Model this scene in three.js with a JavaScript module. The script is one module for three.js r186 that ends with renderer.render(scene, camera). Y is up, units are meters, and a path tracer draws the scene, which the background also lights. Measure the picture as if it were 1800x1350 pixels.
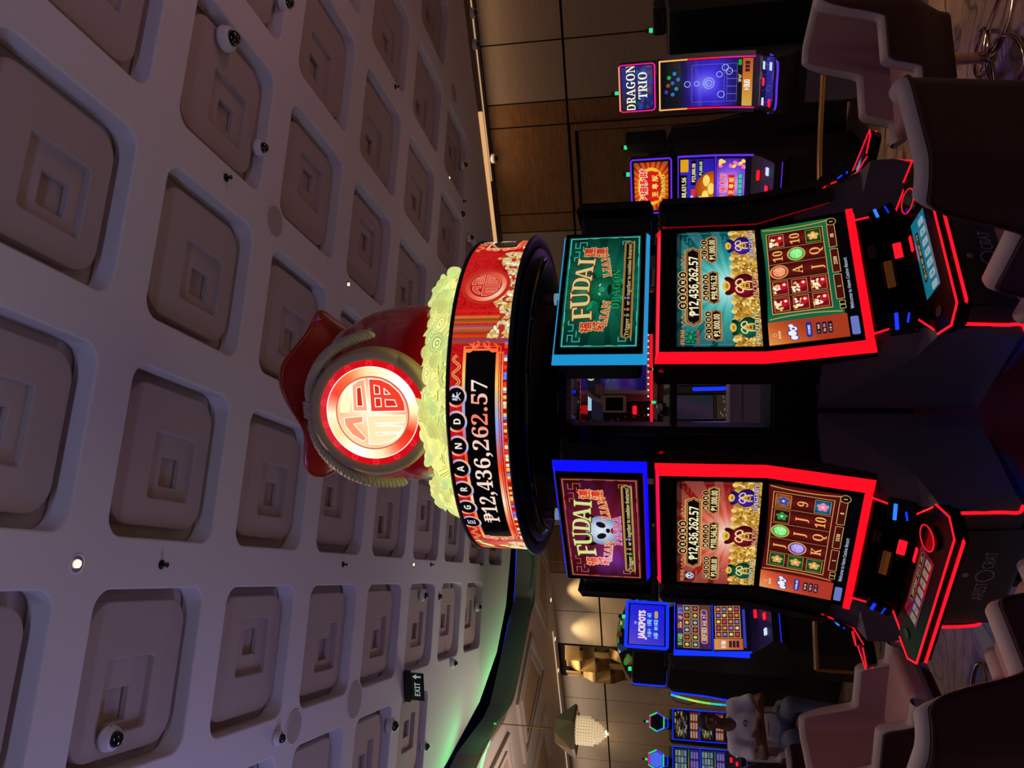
import * as THREE from 'three';
import { RoundedBoxGeometry } from 'three/addons/geometries/RoundedBoxGeometry.js';
import { mergeGeometries, mergeVertices, toCreasedNormals } from 'three/addons/utils/BufferGeometryUtils.js';
import { MarchingCubes } from 'three/addons/objects/MarchingCubes.js';
import { RectAreaLightUniformsLib } from 'three/addons/lights/RectAreaLightUniformsLib.js';

// ---------------------------------------------------------------- camera (a phone held sideways: world up points to the left of the picture)
const scene = new THREE.Scene();
scene.background = new THREE.Color(0x000000);
const renderer = new THREE.WebGLRenderer({ antialias: true });
renderer.toneMapping = THREE.LinearToneMapping;
renderer.toneMappingExposure = 1.0;
renderer.shadowMap.enabled = true;
RectAreaLightUniformsLib.init();
const EYE = 1.65, PITCH = THREE.MathUtils.degToRad(12.16);
const camera = new THREE.PerspectiveCamera(2 * Math.atan(675 / 1350) * 180 / Math.PI, 4 / 3, 0.05, 80);
camera.position.set(0, EYE, 0);
camera.up.set(1, 0, 0);
camera.lookAt(0, EYE + Math.sin(PITCH), -Math.cos(PITCH));
scene.add(camera);

// ---------------------------------------------------------------- large unseen uplights, placed to light the ceiling from below
const UNSEEN_UPLIGHTS = [ // x, y, z, length, width, colour, radiance
  [0.2, 2.3, 2.6, 5.0, 0.5, 0xbcc6ff, 28],
  [-6.2, 2.3, -3.6, 4.0, 0.4, 0xaeb2ff, 19],
  [6.2, 2.3, -4.2, 4.0, 0.4, 0xd4a4b0, 7],
  [2.35, 1.95, -9.3, 1.0, 0.26, 0xf0c8c4, 5],
  [-2.5, 1.95, -9.6, 0.9, 0.26, 0xd8d0f4, 8],
  [-8.3, 2.2, -11.4, 4.0, 0.5, 0xffe6d8, 26],
];

// ---------------------------------------------------------------- helpers
const D2R = Math.PI / 180;
const V3 = (x, y, z) => new THREE.Vector3(x, y, z);
let seed = 7;
const rnd = () => { seed = (seed * 1664525 + 1013904223) >>> 0; return seed / 4294967296; };
const taken = new Map();
const numbered = (n) => { const k = taken.get(n) ?? 0; taken.set(n, k + 1); return k ? n + '_' + String(k).padStart(3, '0') : n; };
function shade(o) { o.castShadow = true; o.receiveShadow = true; return o; }
function mesh(name, geo, mat, parent) { const m = shade(new THREE.Mesh(geo, mat)); m.name = name; parent.add(m); return m; }
function thing(name, label, category, pos = [0, 0, 0], yaw = 0, group) {
  const g = new THREE.Group(); g.name = numbered(name); g.position.set(...pos); g.rotation.y = yaw; g.userData = { label, category };
  if (group) g.userData.group = group;
  scene.add(g); return g;
}
function solo(name, geo, mat, label, category, group) {
  const m = mesh(numbered(name), geo, mat, scene); m.userData = { label, category }; if (group) m.userData.group = group; return m;
}
function struct(name, geo, mat) { const m = mesh(name, geo, mat, scene); m.userData.kind = 'structure'; return m; }
function dup(src, label, pos, yaw) {
  const c = src.clone(); c.name = numbered(src.name.replace(/_\d{3}$/, '')); c.userData = { ...src.userData, label };
  c.position.set(...pos); c.rotation.set(0, yaw, 0); scene.add(c); return c;
}
const clean = (g) => { const h = g.index ? g.toNonIndexed() : g; for (const k of Object.keys(h.attributes)) if (!['position', 'normal', 'uv'].includes(k)) h.deleteAttribute(k); return h; };
const merge = (list) => mergeGeometries(list.map(clean));
const box = (w, h, d, x = 0, y = 0, z = 0) => new THREE.BoxGeometry(w, h, d).translate(x, y, z);
const rbox = (w, h, d, r, x = 0, y = 0, z = 0) => new RoundedBoxGeometry(w, h, d, 3, r).translate(x, y, z);
const cyl = (r0, r1, h, n = 24) => new THREE.CylinderGeometry(r0, r1, h, n);
const tube = (pts, r, seg = 40, rad = 8, closed = false) => new THREE.TubeGeometry(new THREE.CatmullRomCurve3(pts.map((p) => V3(...p)), closed, 'centripetal'), seg, r, rad, closed);
// straight bars through points (for LED lines with corners)
function bars(pts, w) {
  const out = [];
  for (let i = 0; i + 1 < pts.length; i++) {
    const a = V3(...pts[i]), b = V3(...pts[i + 1]), d = b.clone().sub(a), L = d.length();
    const g = new THREE.BoxGeometry(w, w, L + w * 0.9);
    g.applyQuaternion(new THREE.Quaternion().setFromUnitVectors(V3(0, 0, 1), d.normalize())); g.translate((a.x + b.x) / 2, (a.y + b.y) / 2, (a.z + b.z) / 2);
    out.push(g);
  }
  return merge(out);
}
function rrect(w, h, r, cx = 0, cy = 0, hole = false) {
  const s = hole ? new THREE.Path() : new THREE.Shape(), x = cx - w / 2, y = cy - h / 2;
  s.moveTo(x + r, y); s.lineTo(x + w - r, y); s.absarc(x + w - r, y + r, r, -Math.PI / 2, 0); s.lineTo(x + w, y + h - r); s.absarc(x + w - r, y + h - r, r, 0, Math.PI / 2);
  s.lineTo(x + r, y + h); s.absarc(x + r, y + h - r, r, Math.PI / 2, Math.PI); s.lineTo(x, y + r); s.absarc(x + r, y + r, r, Math.PI, Math.PI * 1.5);
  return s;
}
const poly = (pts) => { const s = new THREE.Shape(); pts.forEach((p, i) => (i ? s.lineTo(...p) : s.moveTo(...p))); s.closePath(); return s; };
const extr = (shape, depth, bevel = 0, seg = 2, curve = 6) => new THREE.ExtrudeGeometry(shape, { depth, bevelEnabled: bevel > 0, bevelSize: bevel, bevelThickness: bevel, bevelSegments: seg, curveSegments: curve });
// quads from a grid function f(i,j)->[x,y,z]; uv by i,j
function grid(nu, nv, f, closedU = false) {
  const pos = [], uv = [], idx = [];
  for (let j = 0; j <= nv; j++) for (let i = 0; i <= nu; i++) { pos.push(...f(i / nu, j / nv)); uv.push(i / nu, j / nv); }
  for (let j = 0; j < nv; j++) for (let i = 0; i < nu; i++) { const a = j * (nu + 1) + i, b = a + 1, c = a + nu + 1, d = c + 1; idx.push(a, b, d, a, d, c); }
  const g = new THREE.BufferGeometry(); g.setAttribute('position', new THREE.Float32BufferAttribute(pos, 3)); g.setAttribute('uv', new THREE.Float32BufferAttribute(uv, 2)); g.setIndex(idx); g.computeVertexNormals(); return g;
}
// a polyhedron from vertices and faces (flat)
function polyhedron(verts, faces) {
  const pos = [], uv = [];
  for (const f of faces) for (let k = 1; k + 1 < f.length; k++) for (const i of [f[0], f[k], f[k + 1]]) { pos.push(...verts[i]); uv.push(verts[i][0], verts[i][1]); }
  const g = new THREE.BufferGeometry(); g.setAttribute('position', new THREE.Float32BufferAttribute(pos, 3)); g.setAttribute('uv', new THREE.Float32BufferAttribute(uv, 2)); g.computeVertexNormals(); return g;
}
// side profile [z,y] extruded across x
const profile = (pts, w, bevel = 0.006) => extr(poly(pts), w - 2 * bevel, bevel).rotateY(-Math.PI / 2).translate(w / 2 - bevel, 0, 0);

// ---------------------------------------------------------------- materials
const std = (color, roughness = 0.6, metalness = 0, more = {}) => new THREE.MeshPhysicalMaterial({ color, roughness, metalness, ...more });
const glow = (color, intensity = 1, base = 0x050505) => new THREE.MeshStandardMaterial({ color: base, emissive: color, emissiveIntensity: intensity, roughness: 0.4 });
function noiseTex(w, h, fn, srgb = false, rx = 1, ry = 1) {
  const data = new Uint8Array(w * h * 4);
  for (let y = 0; y < h; y++) for (let x = 0; x < w; x++) { const c = fn(x / w, y / h), o = (y * w + x) * 4; data[o] = c[0]; data[o + 1] = c[1]; data[o + 2] = c[2]; data[o + 3] = 255; }
  const t = new THREE.DataTexture(data, w, h); t.wrapS = t.wrapT = THREE.RepeatWrapping; t.magFilter = THREE.LinearFilter; t.minFilter = THREE.LinearMipmapLinearFilter; t.generateMipmaps = true; t.repeat.set(rx, ry);
  if (srgb) t.colorSpace = THREE.SRGBColorSpace; t.needsUpdate = true; return t;
}
// tileable value noise
const lat = new Float32Array(65536); for (let i = 0; i < 65536; i++) lat[i] = rnd();
function vn(x, y, px, py, s = 0) {
  const ix = Math.floor(x), iy = Math.floor(y), fx = x - ix, fy = y - iy, u = fx * fx * (3 - 2 * fx), v = fy * fy * (3 - 2 * fy);
  const g = (a, b) => lat[((((a % px) + px) % px) * 131 + (((b % py) + py) % py) * 7919 + s * 257) & 65535];
  return (g(ix, iy) * (1 - u) + g(ix + 1, iy) * u) * (1 - v) + (g(ix, iy + 1) * (1 - u) + g(ix + 1, iy + 1) * u) * v;
}
const fbm = (x, y, p, s = 0) => 0.5 * vn(x * p, y * p, p, p, s) + 0.27 * vn(x * p * 2, y * p * 2, p * 2, p * 2, s + 1) + 0.15 * vn(x * p * 4, y * p * 4, p * 4, p * 4, s + 2) + 0.08 * vn(x * p * 8, y * p * 8, p * 8, p * 8, s + 3);
const paintBump = noiseTex(256, 256, (u, v) => { const n = 255 * fbm(u, v, 16, 3); return [n, n, n]; }, false, 2, 2);
const leatherBump = noiseTex(256, 256, (u, v) => { const n = 255 * vn(u * 64, v * 64, 64, 64, 5); return [n, n, n]; }, false, 4, 4);
const woodTex = noiseTex(512, 512, (u, v) => { const g = 0.8 + 0.2 * vn(u * 6, v * 160, 6, 160, 1) + 0.12 * vn(u * 12, v * 40, 12, 40, 2); return [165 * g, 122 * g, 78 * g]; }, true);
const panelTex = noiseTex(256, 256, (u, v) => { const g = 0.93 + 0.07 * vn(u * 8, v * 128, 8, 128, 1); return [196 * g, 178 * g, 158 * g]; }, true);
const floorTex = noiseTex(1024, 1024, (u, v) => {
  const w = fbm(u, v, 4, 9), k = fbm(u, v, 8, 20);
  const ring = Math.abs(Math.sin((v * 9 + w * 5.5) * Math.PI)), vein = Math.pow(1 - ring, 5) * (0.4 + 0.6 * k), speck = Math.pow(vn(u * 60, v * 180, 60, 180, 4), 9);
  const g = (0.62 + 0.4 * k) * (1 - 0.7 * vein) * (1 - 0.6 * speck); return [196 * g, 160 * g, 132 * g];
}, true);
const M = {
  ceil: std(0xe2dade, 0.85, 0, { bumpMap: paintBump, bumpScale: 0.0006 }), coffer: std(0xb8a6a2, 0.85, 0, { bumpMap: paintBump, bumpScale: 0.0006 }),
  trimDark: std(0x6a5c50, 0.7), soffit: std(0xb9aca2, 0.8), slate: std(0x6c7078, 0.7), fascia: std(0x9b8c7c, 0.6),
  panel: new THREE.MeshPhysicalMaterial({ map: panelTex, roughness: 0.62 }), wood: new THREE.MeshPhysicalMaterial({ map: woodTex, roughness: 0.5 }),
  wallBase: std(0x2a221c, 0.9), wallPlain: std(0x3c342e, 0.9), infill: std(0xa98866, 0.7),
  floor: new THREE.MeshPhysicalMaterial({ map: floorTex, roughness: 0.32 }),
  gold: std(0xc8a264, 0.38, 0.7), brass: std(0xcaa15a, 0.28, 1), chrome: std(0xd8b8a4, 0.12, 1), steel: std(0xc8c8cc, 0.3, 1),
  black: std(0x0b0b0d, 0.5), gloss: std(0x060607, 0.08, 0, { clearcoat: 1, clearcoatRoughness: 0.04 }), satin: std(0x17161a, 0.4),
  deck: std(0x060607, 0.28, 0, { specularIntensity: 0.12 }), grey: std(0x6b6670, 0.42, 0.25), greyDark: std(0x56525c, 0.42, 0.25),
  maroon: std(0x33060b, 0.55, 0, { bumpMap: leatherBump, bumpScale: 0.0006, clearcoat: 0.15, clearcoatRoughness: 0.5 }), lining: std(0x9a7478, 0.55, 0, { bumpMap: leatherBump, bumpScale: 0.0005 }), cream: std(0xa89a9a, 0.5, 0, { bumpMap: leatherBump, bumpScale: 0.0005 }),
  creamDark: std(0x9b8a86, 0.5),
  domeWhite: std(0xe2dede, 0.45), domeBlack: std(0x050506, 0.05, 0, { clearcoat: 1 }),
  redLacquer: std(0xb20c18, 0.2, 0, { clearcoat: 1, clearcoatRoughness: 0.06 }), rope: std(0xc4b4a0, 0.75), goldRim: std(0xc2a488, 0.45, 0.2),
  ledRed: glow(0xff0d22, 1.0), ledRedThin: glow(0xff1226, 1.25), ledRedDim: glow(0xff0d22, 0.22), ledCyan: glow(0x1f9fe0, 0.85), ledBlue: glow(0x0a0cff, 1.0), ledBlueThin: glow(0x1030ff, 1.3), ledPurple: glow(0x6a30ff, 0.9), ledPink: glow(0xe02090, 1.0), ledGreen: glow(0x22e0a0, 0.9),
  coolWhite: glow(0xbfd8ff, 1.1), warm: glow(0xffd9a0, 1.6), blueGlow: glow(0x2a7dff, 1.2), greenGlow: glow(0x2ff09a, 0.9), redGlow: glow(0xff2a1a, 0.8),
  pale: glow(0xa8d0e0, 0.35, 0x8aa0a8), redBand: std(0x5a1418, 0.35), paper: std(0xcfd4e0, 0.7),
};
const screenMat = (t, k = 1) => new THREE.MeshPhysicalMaterial({ color: 0x040405, roughness: 0.06, emissive: 0xffffff, emissiveMap: t, emissiveIntensity: k });

function rectLight(parent, color, intensity, w, h, pos, target) {
  const l = new THREE.RectAreaLight(color, intensity, w, h); l.position.set(...pos); l.lookAt(...target); parent.add(l); l.name = 'area_light'; return l;
}
// ---------------------------------------------------------------- prints and screens
function cv(w, h, fn, rep) {
  const c = document.createElement('canvas'); c.width = w; c.height = h; const x = c.getContext('2d'); fn(x, w, h);
  const t = new THREE.CanvasTexture(c); t.colorSpace = THREE.SRGBColorSpace; t.magFilter = THREE.LinearFilter; t.anisotropy = 8;
  if (rep) { t.wrapS = THREE.RepeatWrapping; }
  return t;
}
const lin = (x, x0, y0, x1, y1, ...st) => { const g = x.createLinearGradient(x0, y0, x1, y1); st.forEach((s, i) => g.addColorStop(i / (st.length - 1), s)); return g; };
const rad = (x, cx, cy, r, ...st) => { const g = x.createRadialGradient(cx, cy, 0, cx, cy, r); st.forEach((s, i) => g.addColorStop(i / (st.length - 1), s)); return g; };
function txt(x, s, cx, cy, size, fill, o = {}) {
  x.save(); x.translate(cx, cy); if (o.rot) x.rotate(o.rot); if (o.sx) x.scale(o.sx, 1);
  x.font = (o.w ?? 'bold') + ' ' + size + 'px ' + (o.f ?? 'serif'); x.textAlign = o.a ?? 'center'; x.textBaseline = 'middle'; x.lineJoin = 'round';
  if (o.s) { x.strokeStyle = o.s; x.lineWidth = o.lw ?? size * 0.12; x.strokeText(s, 0, 0); }
  x.fillStyle = fill; x.fillText(s, 0, 0); x.restore();
}
// peso sign drawn as P with two bars, then the number
function money(x, s, cx, cy, size, fill, o = {}) {
  x.save(); x.translate(cx, cy); if (o.sx) x.scale(o.sx, 1);
  x.font = 'bold ' + size + 'px ' + (o.f ?? 'serif'); x.textAlign = 'left'; x.textBaseline = 'middle';
  const w = x.measureText('P' + s).width, pw = x.measureText('P').width;
  if (o.s) { x.strokeStyle = o.s; x.lineWidth = o.lw ?? size * 0.1; x.lineJoin = 'round'; x.strokeText('P' + s, -w / 2, 0); }
  x.fillStyle = fill; x.fillText('P' + s, -w / 2, 0);
  x.fillRect(-w / 2 - pw * 0.08, -size * 0.24, pw * 1.12, size * 0.055); x.fillRect(-w / 2 - pw * 0.08, -size * 0.12, pw * 1.12, size * 0.055); x.restore();
}
// print too small to read in the photograph: a row of letter-like ticks
function ticks(x, cx, cy, w, h, fill, n = 12) { x.save(); x.strokeStyle = fill; x.lineWidth = Math.max(1.5, h * 0.18); x.lineJoin = 'round'; for (let i = 0; i < n; i++) { const a = cx - w / 2 + (i + 0.12) * w / n, b = a + w / n * 0.66, t = cy - h / 2, m = cy + h / 2; if (rnd() < 0.14) continue; x.beginPath(); x.moveTo(a, m); x.lineTo(a, t); if (rnd() < 0.6) x.lineTo(b, t); if (rnd() < 0.5) { x.moveTo(a, cy); x.lineTo(b, cy); } if (rnd() < 0.6) { x.moveTo(b, t); x.lineTo(b, m); } if (rnd() < 0.4) x.lineTo(a, m); x.stroke(); } x.restore(); }
// stroke lettering for the Chinese characters (100 x 100 boxes)
const HAN = {
  duo: [[[52, 2, 20, 28]], [[40, 14, 72, 14, 30, 50]], [[42, 26, 52, 34]], [[58, 40, 16, 72]], [[44, 54, 82, 54, 62, 80, 22, 98]], [[46, 66, 58, 76]]],
  fu: [[[18, 4, 26, 14]], [[6, 24, 36, 24, 8, 58]], [[22, 44, 22, 98]], [[26, 50, 38, 60]], [[46, 8, 96, 8]], [[54, 22, 88, 22, 88, 42, 54, 42, 54, 22]], [[48, 54, 94, 54, 94, 96, 48, 96, 48, 54]], [[71, 54, 71, 96]], [[48, 75, 94, 75]]],
  cai: [[[8, 8, 38, 8, 38, 70, 8, 70, 8, 8]], [[8, 28, 38, 28]], [[8, 48, 38, 48]], [[16, 74, 4, 96]], [[30, 74, 42, 92]], [[46, 30, 98, 30]], [[78, 6, 78, 92, 66, 86]], [[76, 36, 48, 78]]],
  zhi: [[[14, 8, 86, 8]], [[46, 10, 24, 36, 78, 32]], [[64, 22, 84, 44]], [[18, 62, 82, 62]], [[50, 40, 50, 92]], [[8, 94, 92, 94]]],
  zun: [[[34, 2, 42, 14]], [[66, 2, 58, 14]], [[14, 18, 86, 18]], [[22, 28, 78, 28, 78, 60, 22, 60, 22, 28]], [[42, 20, 40, 44]], [[58, 20, 58, 44]], [[24, 50, 76, 50]], [[8, 70, 92, 70]], [[64, 62, 64, 98, 52, 94]], [[34, 78, 44, 88]]],
  ban: [[[12, 6, 12, 60, 4, 96]], [[12, 34, 40, 34]], [[30, 6, 30, 34]], [[14, 56, 36, 56, 36, 96]], [[52, 10, 94, 6]], [[52, 10, 52, 50, 42, 96]], [[54, 36, 90, 36, 50, 96]], [[58, 54, 96, 96]]],
  dai: [[[30, 2, 12, 30]], [[22, 18, 22, 50]], [[36, 24, 92, 16]], [[60, 2, 72, 40, 92, 48]], [[76, 4, 86, 10]], [[8, 58, 92, 58]], [[48, 50, 48, 62, 8, 88]], [[40, 70, 40, 98, 58, 88]], [[50, 64, 94, 98]], [[80, 66, 64, 78]]],
  lian: [[[10, 6, 20, 16]], [[4, 32, 22, 32, 10, 56, 22, 70, 6, 92]], [[8, 88, 40, 96, 98, 96]], [[34, 12, 92, 12]], [[42, 24, 86, 24, 86, 54, 42, 54, 42, 24]], [[42, 39, 86, 39]], [[34, 68, 96, 68]], [[64, 4, 64, 86]]],
  jiang: [[[20, 4, 20, 46]], [[6, 14, 14, 24]], [[4, 42, 18, 30]], [[52, 2, 38, 22]], [[46, 12, 78, 12, 34, 46]], [[52, 20, 60, 28]], [[4, 60, 96, 60]], [[50, 48, 46, 70, 8, 98]], [[50, 64, 92, 98]]],
  ju: [[[14, 8, 90, 8]], [[22, 8, 22, 92]], [[22, 34, 74, 34, 74, 64, 22, 64]], [[14, 92, 92, 92]]],
};
function han(x, k, cx, cy, size, fill, lw = 11, edge, ew = 9) {
  x.save(); x.translate(cx - size / 2, cy - size / 2); x.scale(size / 100, size / 100); x.lineCap = 'round'; x.lineJoin = 'round';
  for (const pass of edge ? [0, 1] : [1]) { x.strokeStyle = pass ? fill : edge; x.lineWidth = pass ? lw : lw + ew; for (const [s] of HAN[k]) { x.beginPath(); for (let i = 0; i < s.length; i += 2) x[i ? 'lineTo' : 'moveTo'](s[i], s[i + 1]); x.stroke(); } }
  x.restore();
}
// the round seal character in unit coordinates
function seal(x, cx, cy, R, fills, line) {
  const P = (pts) => { x.beginPath(); pts.forEach(([a, b], i) => x[i ? 'lineTo' : 'moveTo'](cx + a * R, cy + b * R)); x.closePath(); };
  const shapes = [
    [[0.04, -0.93], [0.3, -0.9], [0.55, -0.78], [0.72, -0.66], [0.66, -0.58], [0.45, -0.64], [0.04, -0.68]],
    [[0.06, -0.55], [0.8, -0.53], [0.92, -0.36], [0.98, -0.16], [0.06, -0.14]],
    [[0.04, -0.04], [0.98, -0.04], [0.95, 0.3], [0.82, 0.56], [0.56, 0.82], [0.3, 0.93], [0.04, 0.95]],
    [[-0.09, -0.29], [-0.13, -0.84], [-0.36, -0.82], [-0.62, -0.64], [-0.82, -0.33], [-0.73, -0.22], [-0.58, -0.36], [-0.31, -0.57], [-0.27, -0.3]],
    [[-0.08, -0.16], [-0.9, -0.16], [-0.92, 0.1], [-0.84, 0.42], [-0.66, 0.7], [-0.6, 0.62], [-0.66, 0.1], [-0.56, 0.06], [-0.56, 0.78], [-0.4, 0.86], [-0.38, 0.1], [-0.29, 0.06], [-0.29, 0.9], [-0.08, 0.94]],
  ];
  const holes = [[[0.2, -0.43], [0.72, -0.41], [0.76, -0.28], [0.2, -0.26]], [[0.54, 0.1], [0.8, 0.1], [0.76, 0.25], [0.54, 0.25]], [[0.53, 0.38], [0.7, 0.38], [0.53, 0.55]], [[0.18, 0.1], [0.42, 0.1], [0.42, 0.27], [0.18, 0.27]], [[0.18, 0.39], [0.38, 0.39], [0.36, 0.66], [0.18, 0.72]]];
  x.lineJoin = 'round';
  shapes.forEach((s, i) => { P(s); x.fillStyle = fills[i % fills.length]; x.fill(); if (line) { x.strokeStyle = line; x.lineWidth = R * 0.025; x.stroke(); } });
  holes.forEach((s) => { P(s); x.fillStyle = fills[fills.length - 1]; x.fill(); if (line) { x.strokeStyle = line; x.lineWidth = R * 0.025; x.stroke(); } });
}
function plaque(x, cx, cy, w, h, rim, inner = '#0a0405') { // ornate plaque with notched ends
  const k = h * 0.35; const path = (w2, h2) => { x.beginPath(); x.moveTo(cx - w2 / 2 + k, cy - h2 / 2); x.lineTo(cx + w2 / 2 - k, cy - h2 / 2); x.quadraticCurveTo(cx + w2 / 2 - k * 0.5, cy - h2 / 2 - k * 0.1, cx + w2 / 2 - k * 0.4, cy - h2 * 0.2); x.lineTo(cx + w2 / 2, cy); x.lineTo(cx + w2 / 2 - k * 0.4, cy + h2 * 0.2); x.quadraticCurveTo(cx + w2 / 2 - k * 0.5, cy + h2 / 2 + k * 0.1, cx + w2 / 2 - k, cy + h2 / 2); x.lineTo(cx - w2 / 2 + k, cy + h2 / 2); x.quadraticCurveTo(cx - w2 / 2 + k * 0.5, cy + h2 / 2, cx - w2 / 2 + k * 0.4, cy + h2 * 0.2); x.lineTo(cx - w2 / 2, cy); x.lineTo(cx - w2 / 2 + k * 0.4, cy - h2 * 0.2); x.quadraticCurveTo(cx - w2 / 2 + k * 0.5, cy - h2 / 2, cx - w2 / 2 + k, cy - h2 / 2); x.closePath(); };
  path(w, h); x.fillStyle = rim; x.fill(); path(w - h * 0.14, h * 0.8); x.fillStyle = '#3a1408'; x.fill(); path(w - h * 0.24, h * 0.72); x.fillStyle = rim; x.fill(); path(w - h * 0.34, h * 0.64); x.fillStyle = inner; x.fill();
}
function letters(x, s, cx, cy, step, r, rim = '#e8b060', fg = '#fff2d0') { // letters in little rings
  [...s].forEach((c, i) => { const px = cx + (i - (s.length - 1) / 2) * step; x.beginPath(); x.arc(px, cy, r, 0, 7); x.fillStyle = '#1a0a06'; x.fill(); x.lineWidth = r * 0.2; x.strokeStyle = rim; x.stroke(); txt(x, c, px, cy + r * 0.06, r * 1.25, fg, { f: 'sans-serif' }); });
}
function fret(x, w, h, c, lw) { // stepped Chinese key pattern in the corners and along the edges
  x.strokeStyle = c; x.lineWidth = lw; x.lineJoin = 'miter';
  const u = lw * 2.6, L = (a) => { x.beginPath(); a.forEach(([p, q], i) => x[i ? 'lineTo' : 'moveTo'](p * u, q * u)); x.stroke(); };
  for (const [sx, sy] of [[1, 1], [-1, 1], [1, -1], [-1, -1]]) { x.save(); x.translate(sx < 0 ? w : 0, sy < 0 ? h : 0); x.scale(sx, sy);
    L([[1, 8], [1, 1], [10, 1]]); L([[3, 3], [6, 3], [6, 5], [3, 5], [3, 8], [5, 8]]); L([[8, 3], [8, 5], [11, 5], [11, 3], [13, 3]]); L([[12, 1], [17, 1]]); L([[1, 10], [1, 13]]); L([[5, 6.5], [8, 6.5]]); x.restore(); }
}
function goldHeap(x, x0, y0, w, h) {
  x.save(); x.fillStyle = '#7a5014'; x.fillRect(x0, y0, w, h);
  for (let i = 0; i < w * h / 55; i++) { const px = x0 + rnd() * w, py = y0 + rnd() * h, r = h * (0.03 + 0.04 * rnd()); x.beginPath(); x.ellipse(px, py, r * 1.6, r, rnd() * 3, 0, 7); x.fillStyle = ['#e0b04a', '#c08a2c', '#f4dc88', '#8a5c1a', '#b88434'][i % 5]; x.fill(); }
  x.restore();
}
function pouch(x, cx, cy, r, body, dark) {
  x.save(); x.translate(cx, cy); x.fillStyle = rad(x, -r * 0.2, r * 0.2, r * 1.2, body, dark);
  x.beginPath(); x.ellipse(0, r * 0.35, r, r * 0.78, 0, 0, 7); x.fill();
  x.beginPath(); x.moveTo(-r * 0.45, -r * 0.25); x.quadraticCurveTo(-r * 1.0, -r * 0.8, -r * 0.62, -r * 0.98); x.quadraticCurveTo(0, -r * 0.62, r * 0.62, -r * 0.98); x.quadraticCurveTo(r * 1.0, -r * 0.8, r * 0.45, -r * 0.25); x.closePath(); x.fill();
  x.fillStyle = '#e8c050'; x.beginPath(); x.ellipse(0, -r * 0.86, r * 0.42, r * 0.26, 0, 0, 7); x.fill(); x.fillStyle = '#b07c20'; x.beginPath(); x.ellipse(0, -r * 0.82, r * 0.22, r * 0.1, 0, 0, 7); x.fill();
  x.strokeStyle = '#f2dc90'; x.lineWidth = r * 0.11; for (const s of [-1, 1]) { x.beginPath(); x.ellipse(s * r * 0.3, r * 0.0, r * 0.28, r * 0.2, s * 0.6, 0, 7); x.stroke(); x.beginPath(); x.moveTo(0, -r * 0.1); x.quadraticCurveTo(s * r * 0.45, r * 0.4, s * r * 0.3, r * 0.85); x.stroke(); }
  x.fillStyle = '#e0b040'; x.fillRect(-r * 0.22, r * 0.12, r * 0.44, r * 0.56); x.fillStyle = '#7a3a08'; x.fillRect(-r * 0.14, r * 0.24, r * 0.28, r * 0.07); x.fillRect(-r * 0.14, r * 0.4, r * 0.28, r * 0.2); x.restore();
}
function burst(x, cx, cy, R, n, c) { x.save(); x.translate(cx, cy); for (let i = 0; i < n; i++) { const a = i / n * Math.PI * 2 + 0.1, d = Math.PI / n * (0.35 + 0.4 * rnd()); x.beginPath(); x.moveTo(0, 0); x.lineTo(Math.cos(a - d) * R, Math.sin(a - d) * R); x.lineTo(Math.cos(a + d) * R, Math.sin(a + d) * R); x.closePath(); x.fillStyle = c; x.fill(); } x.restore(); }

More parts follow.
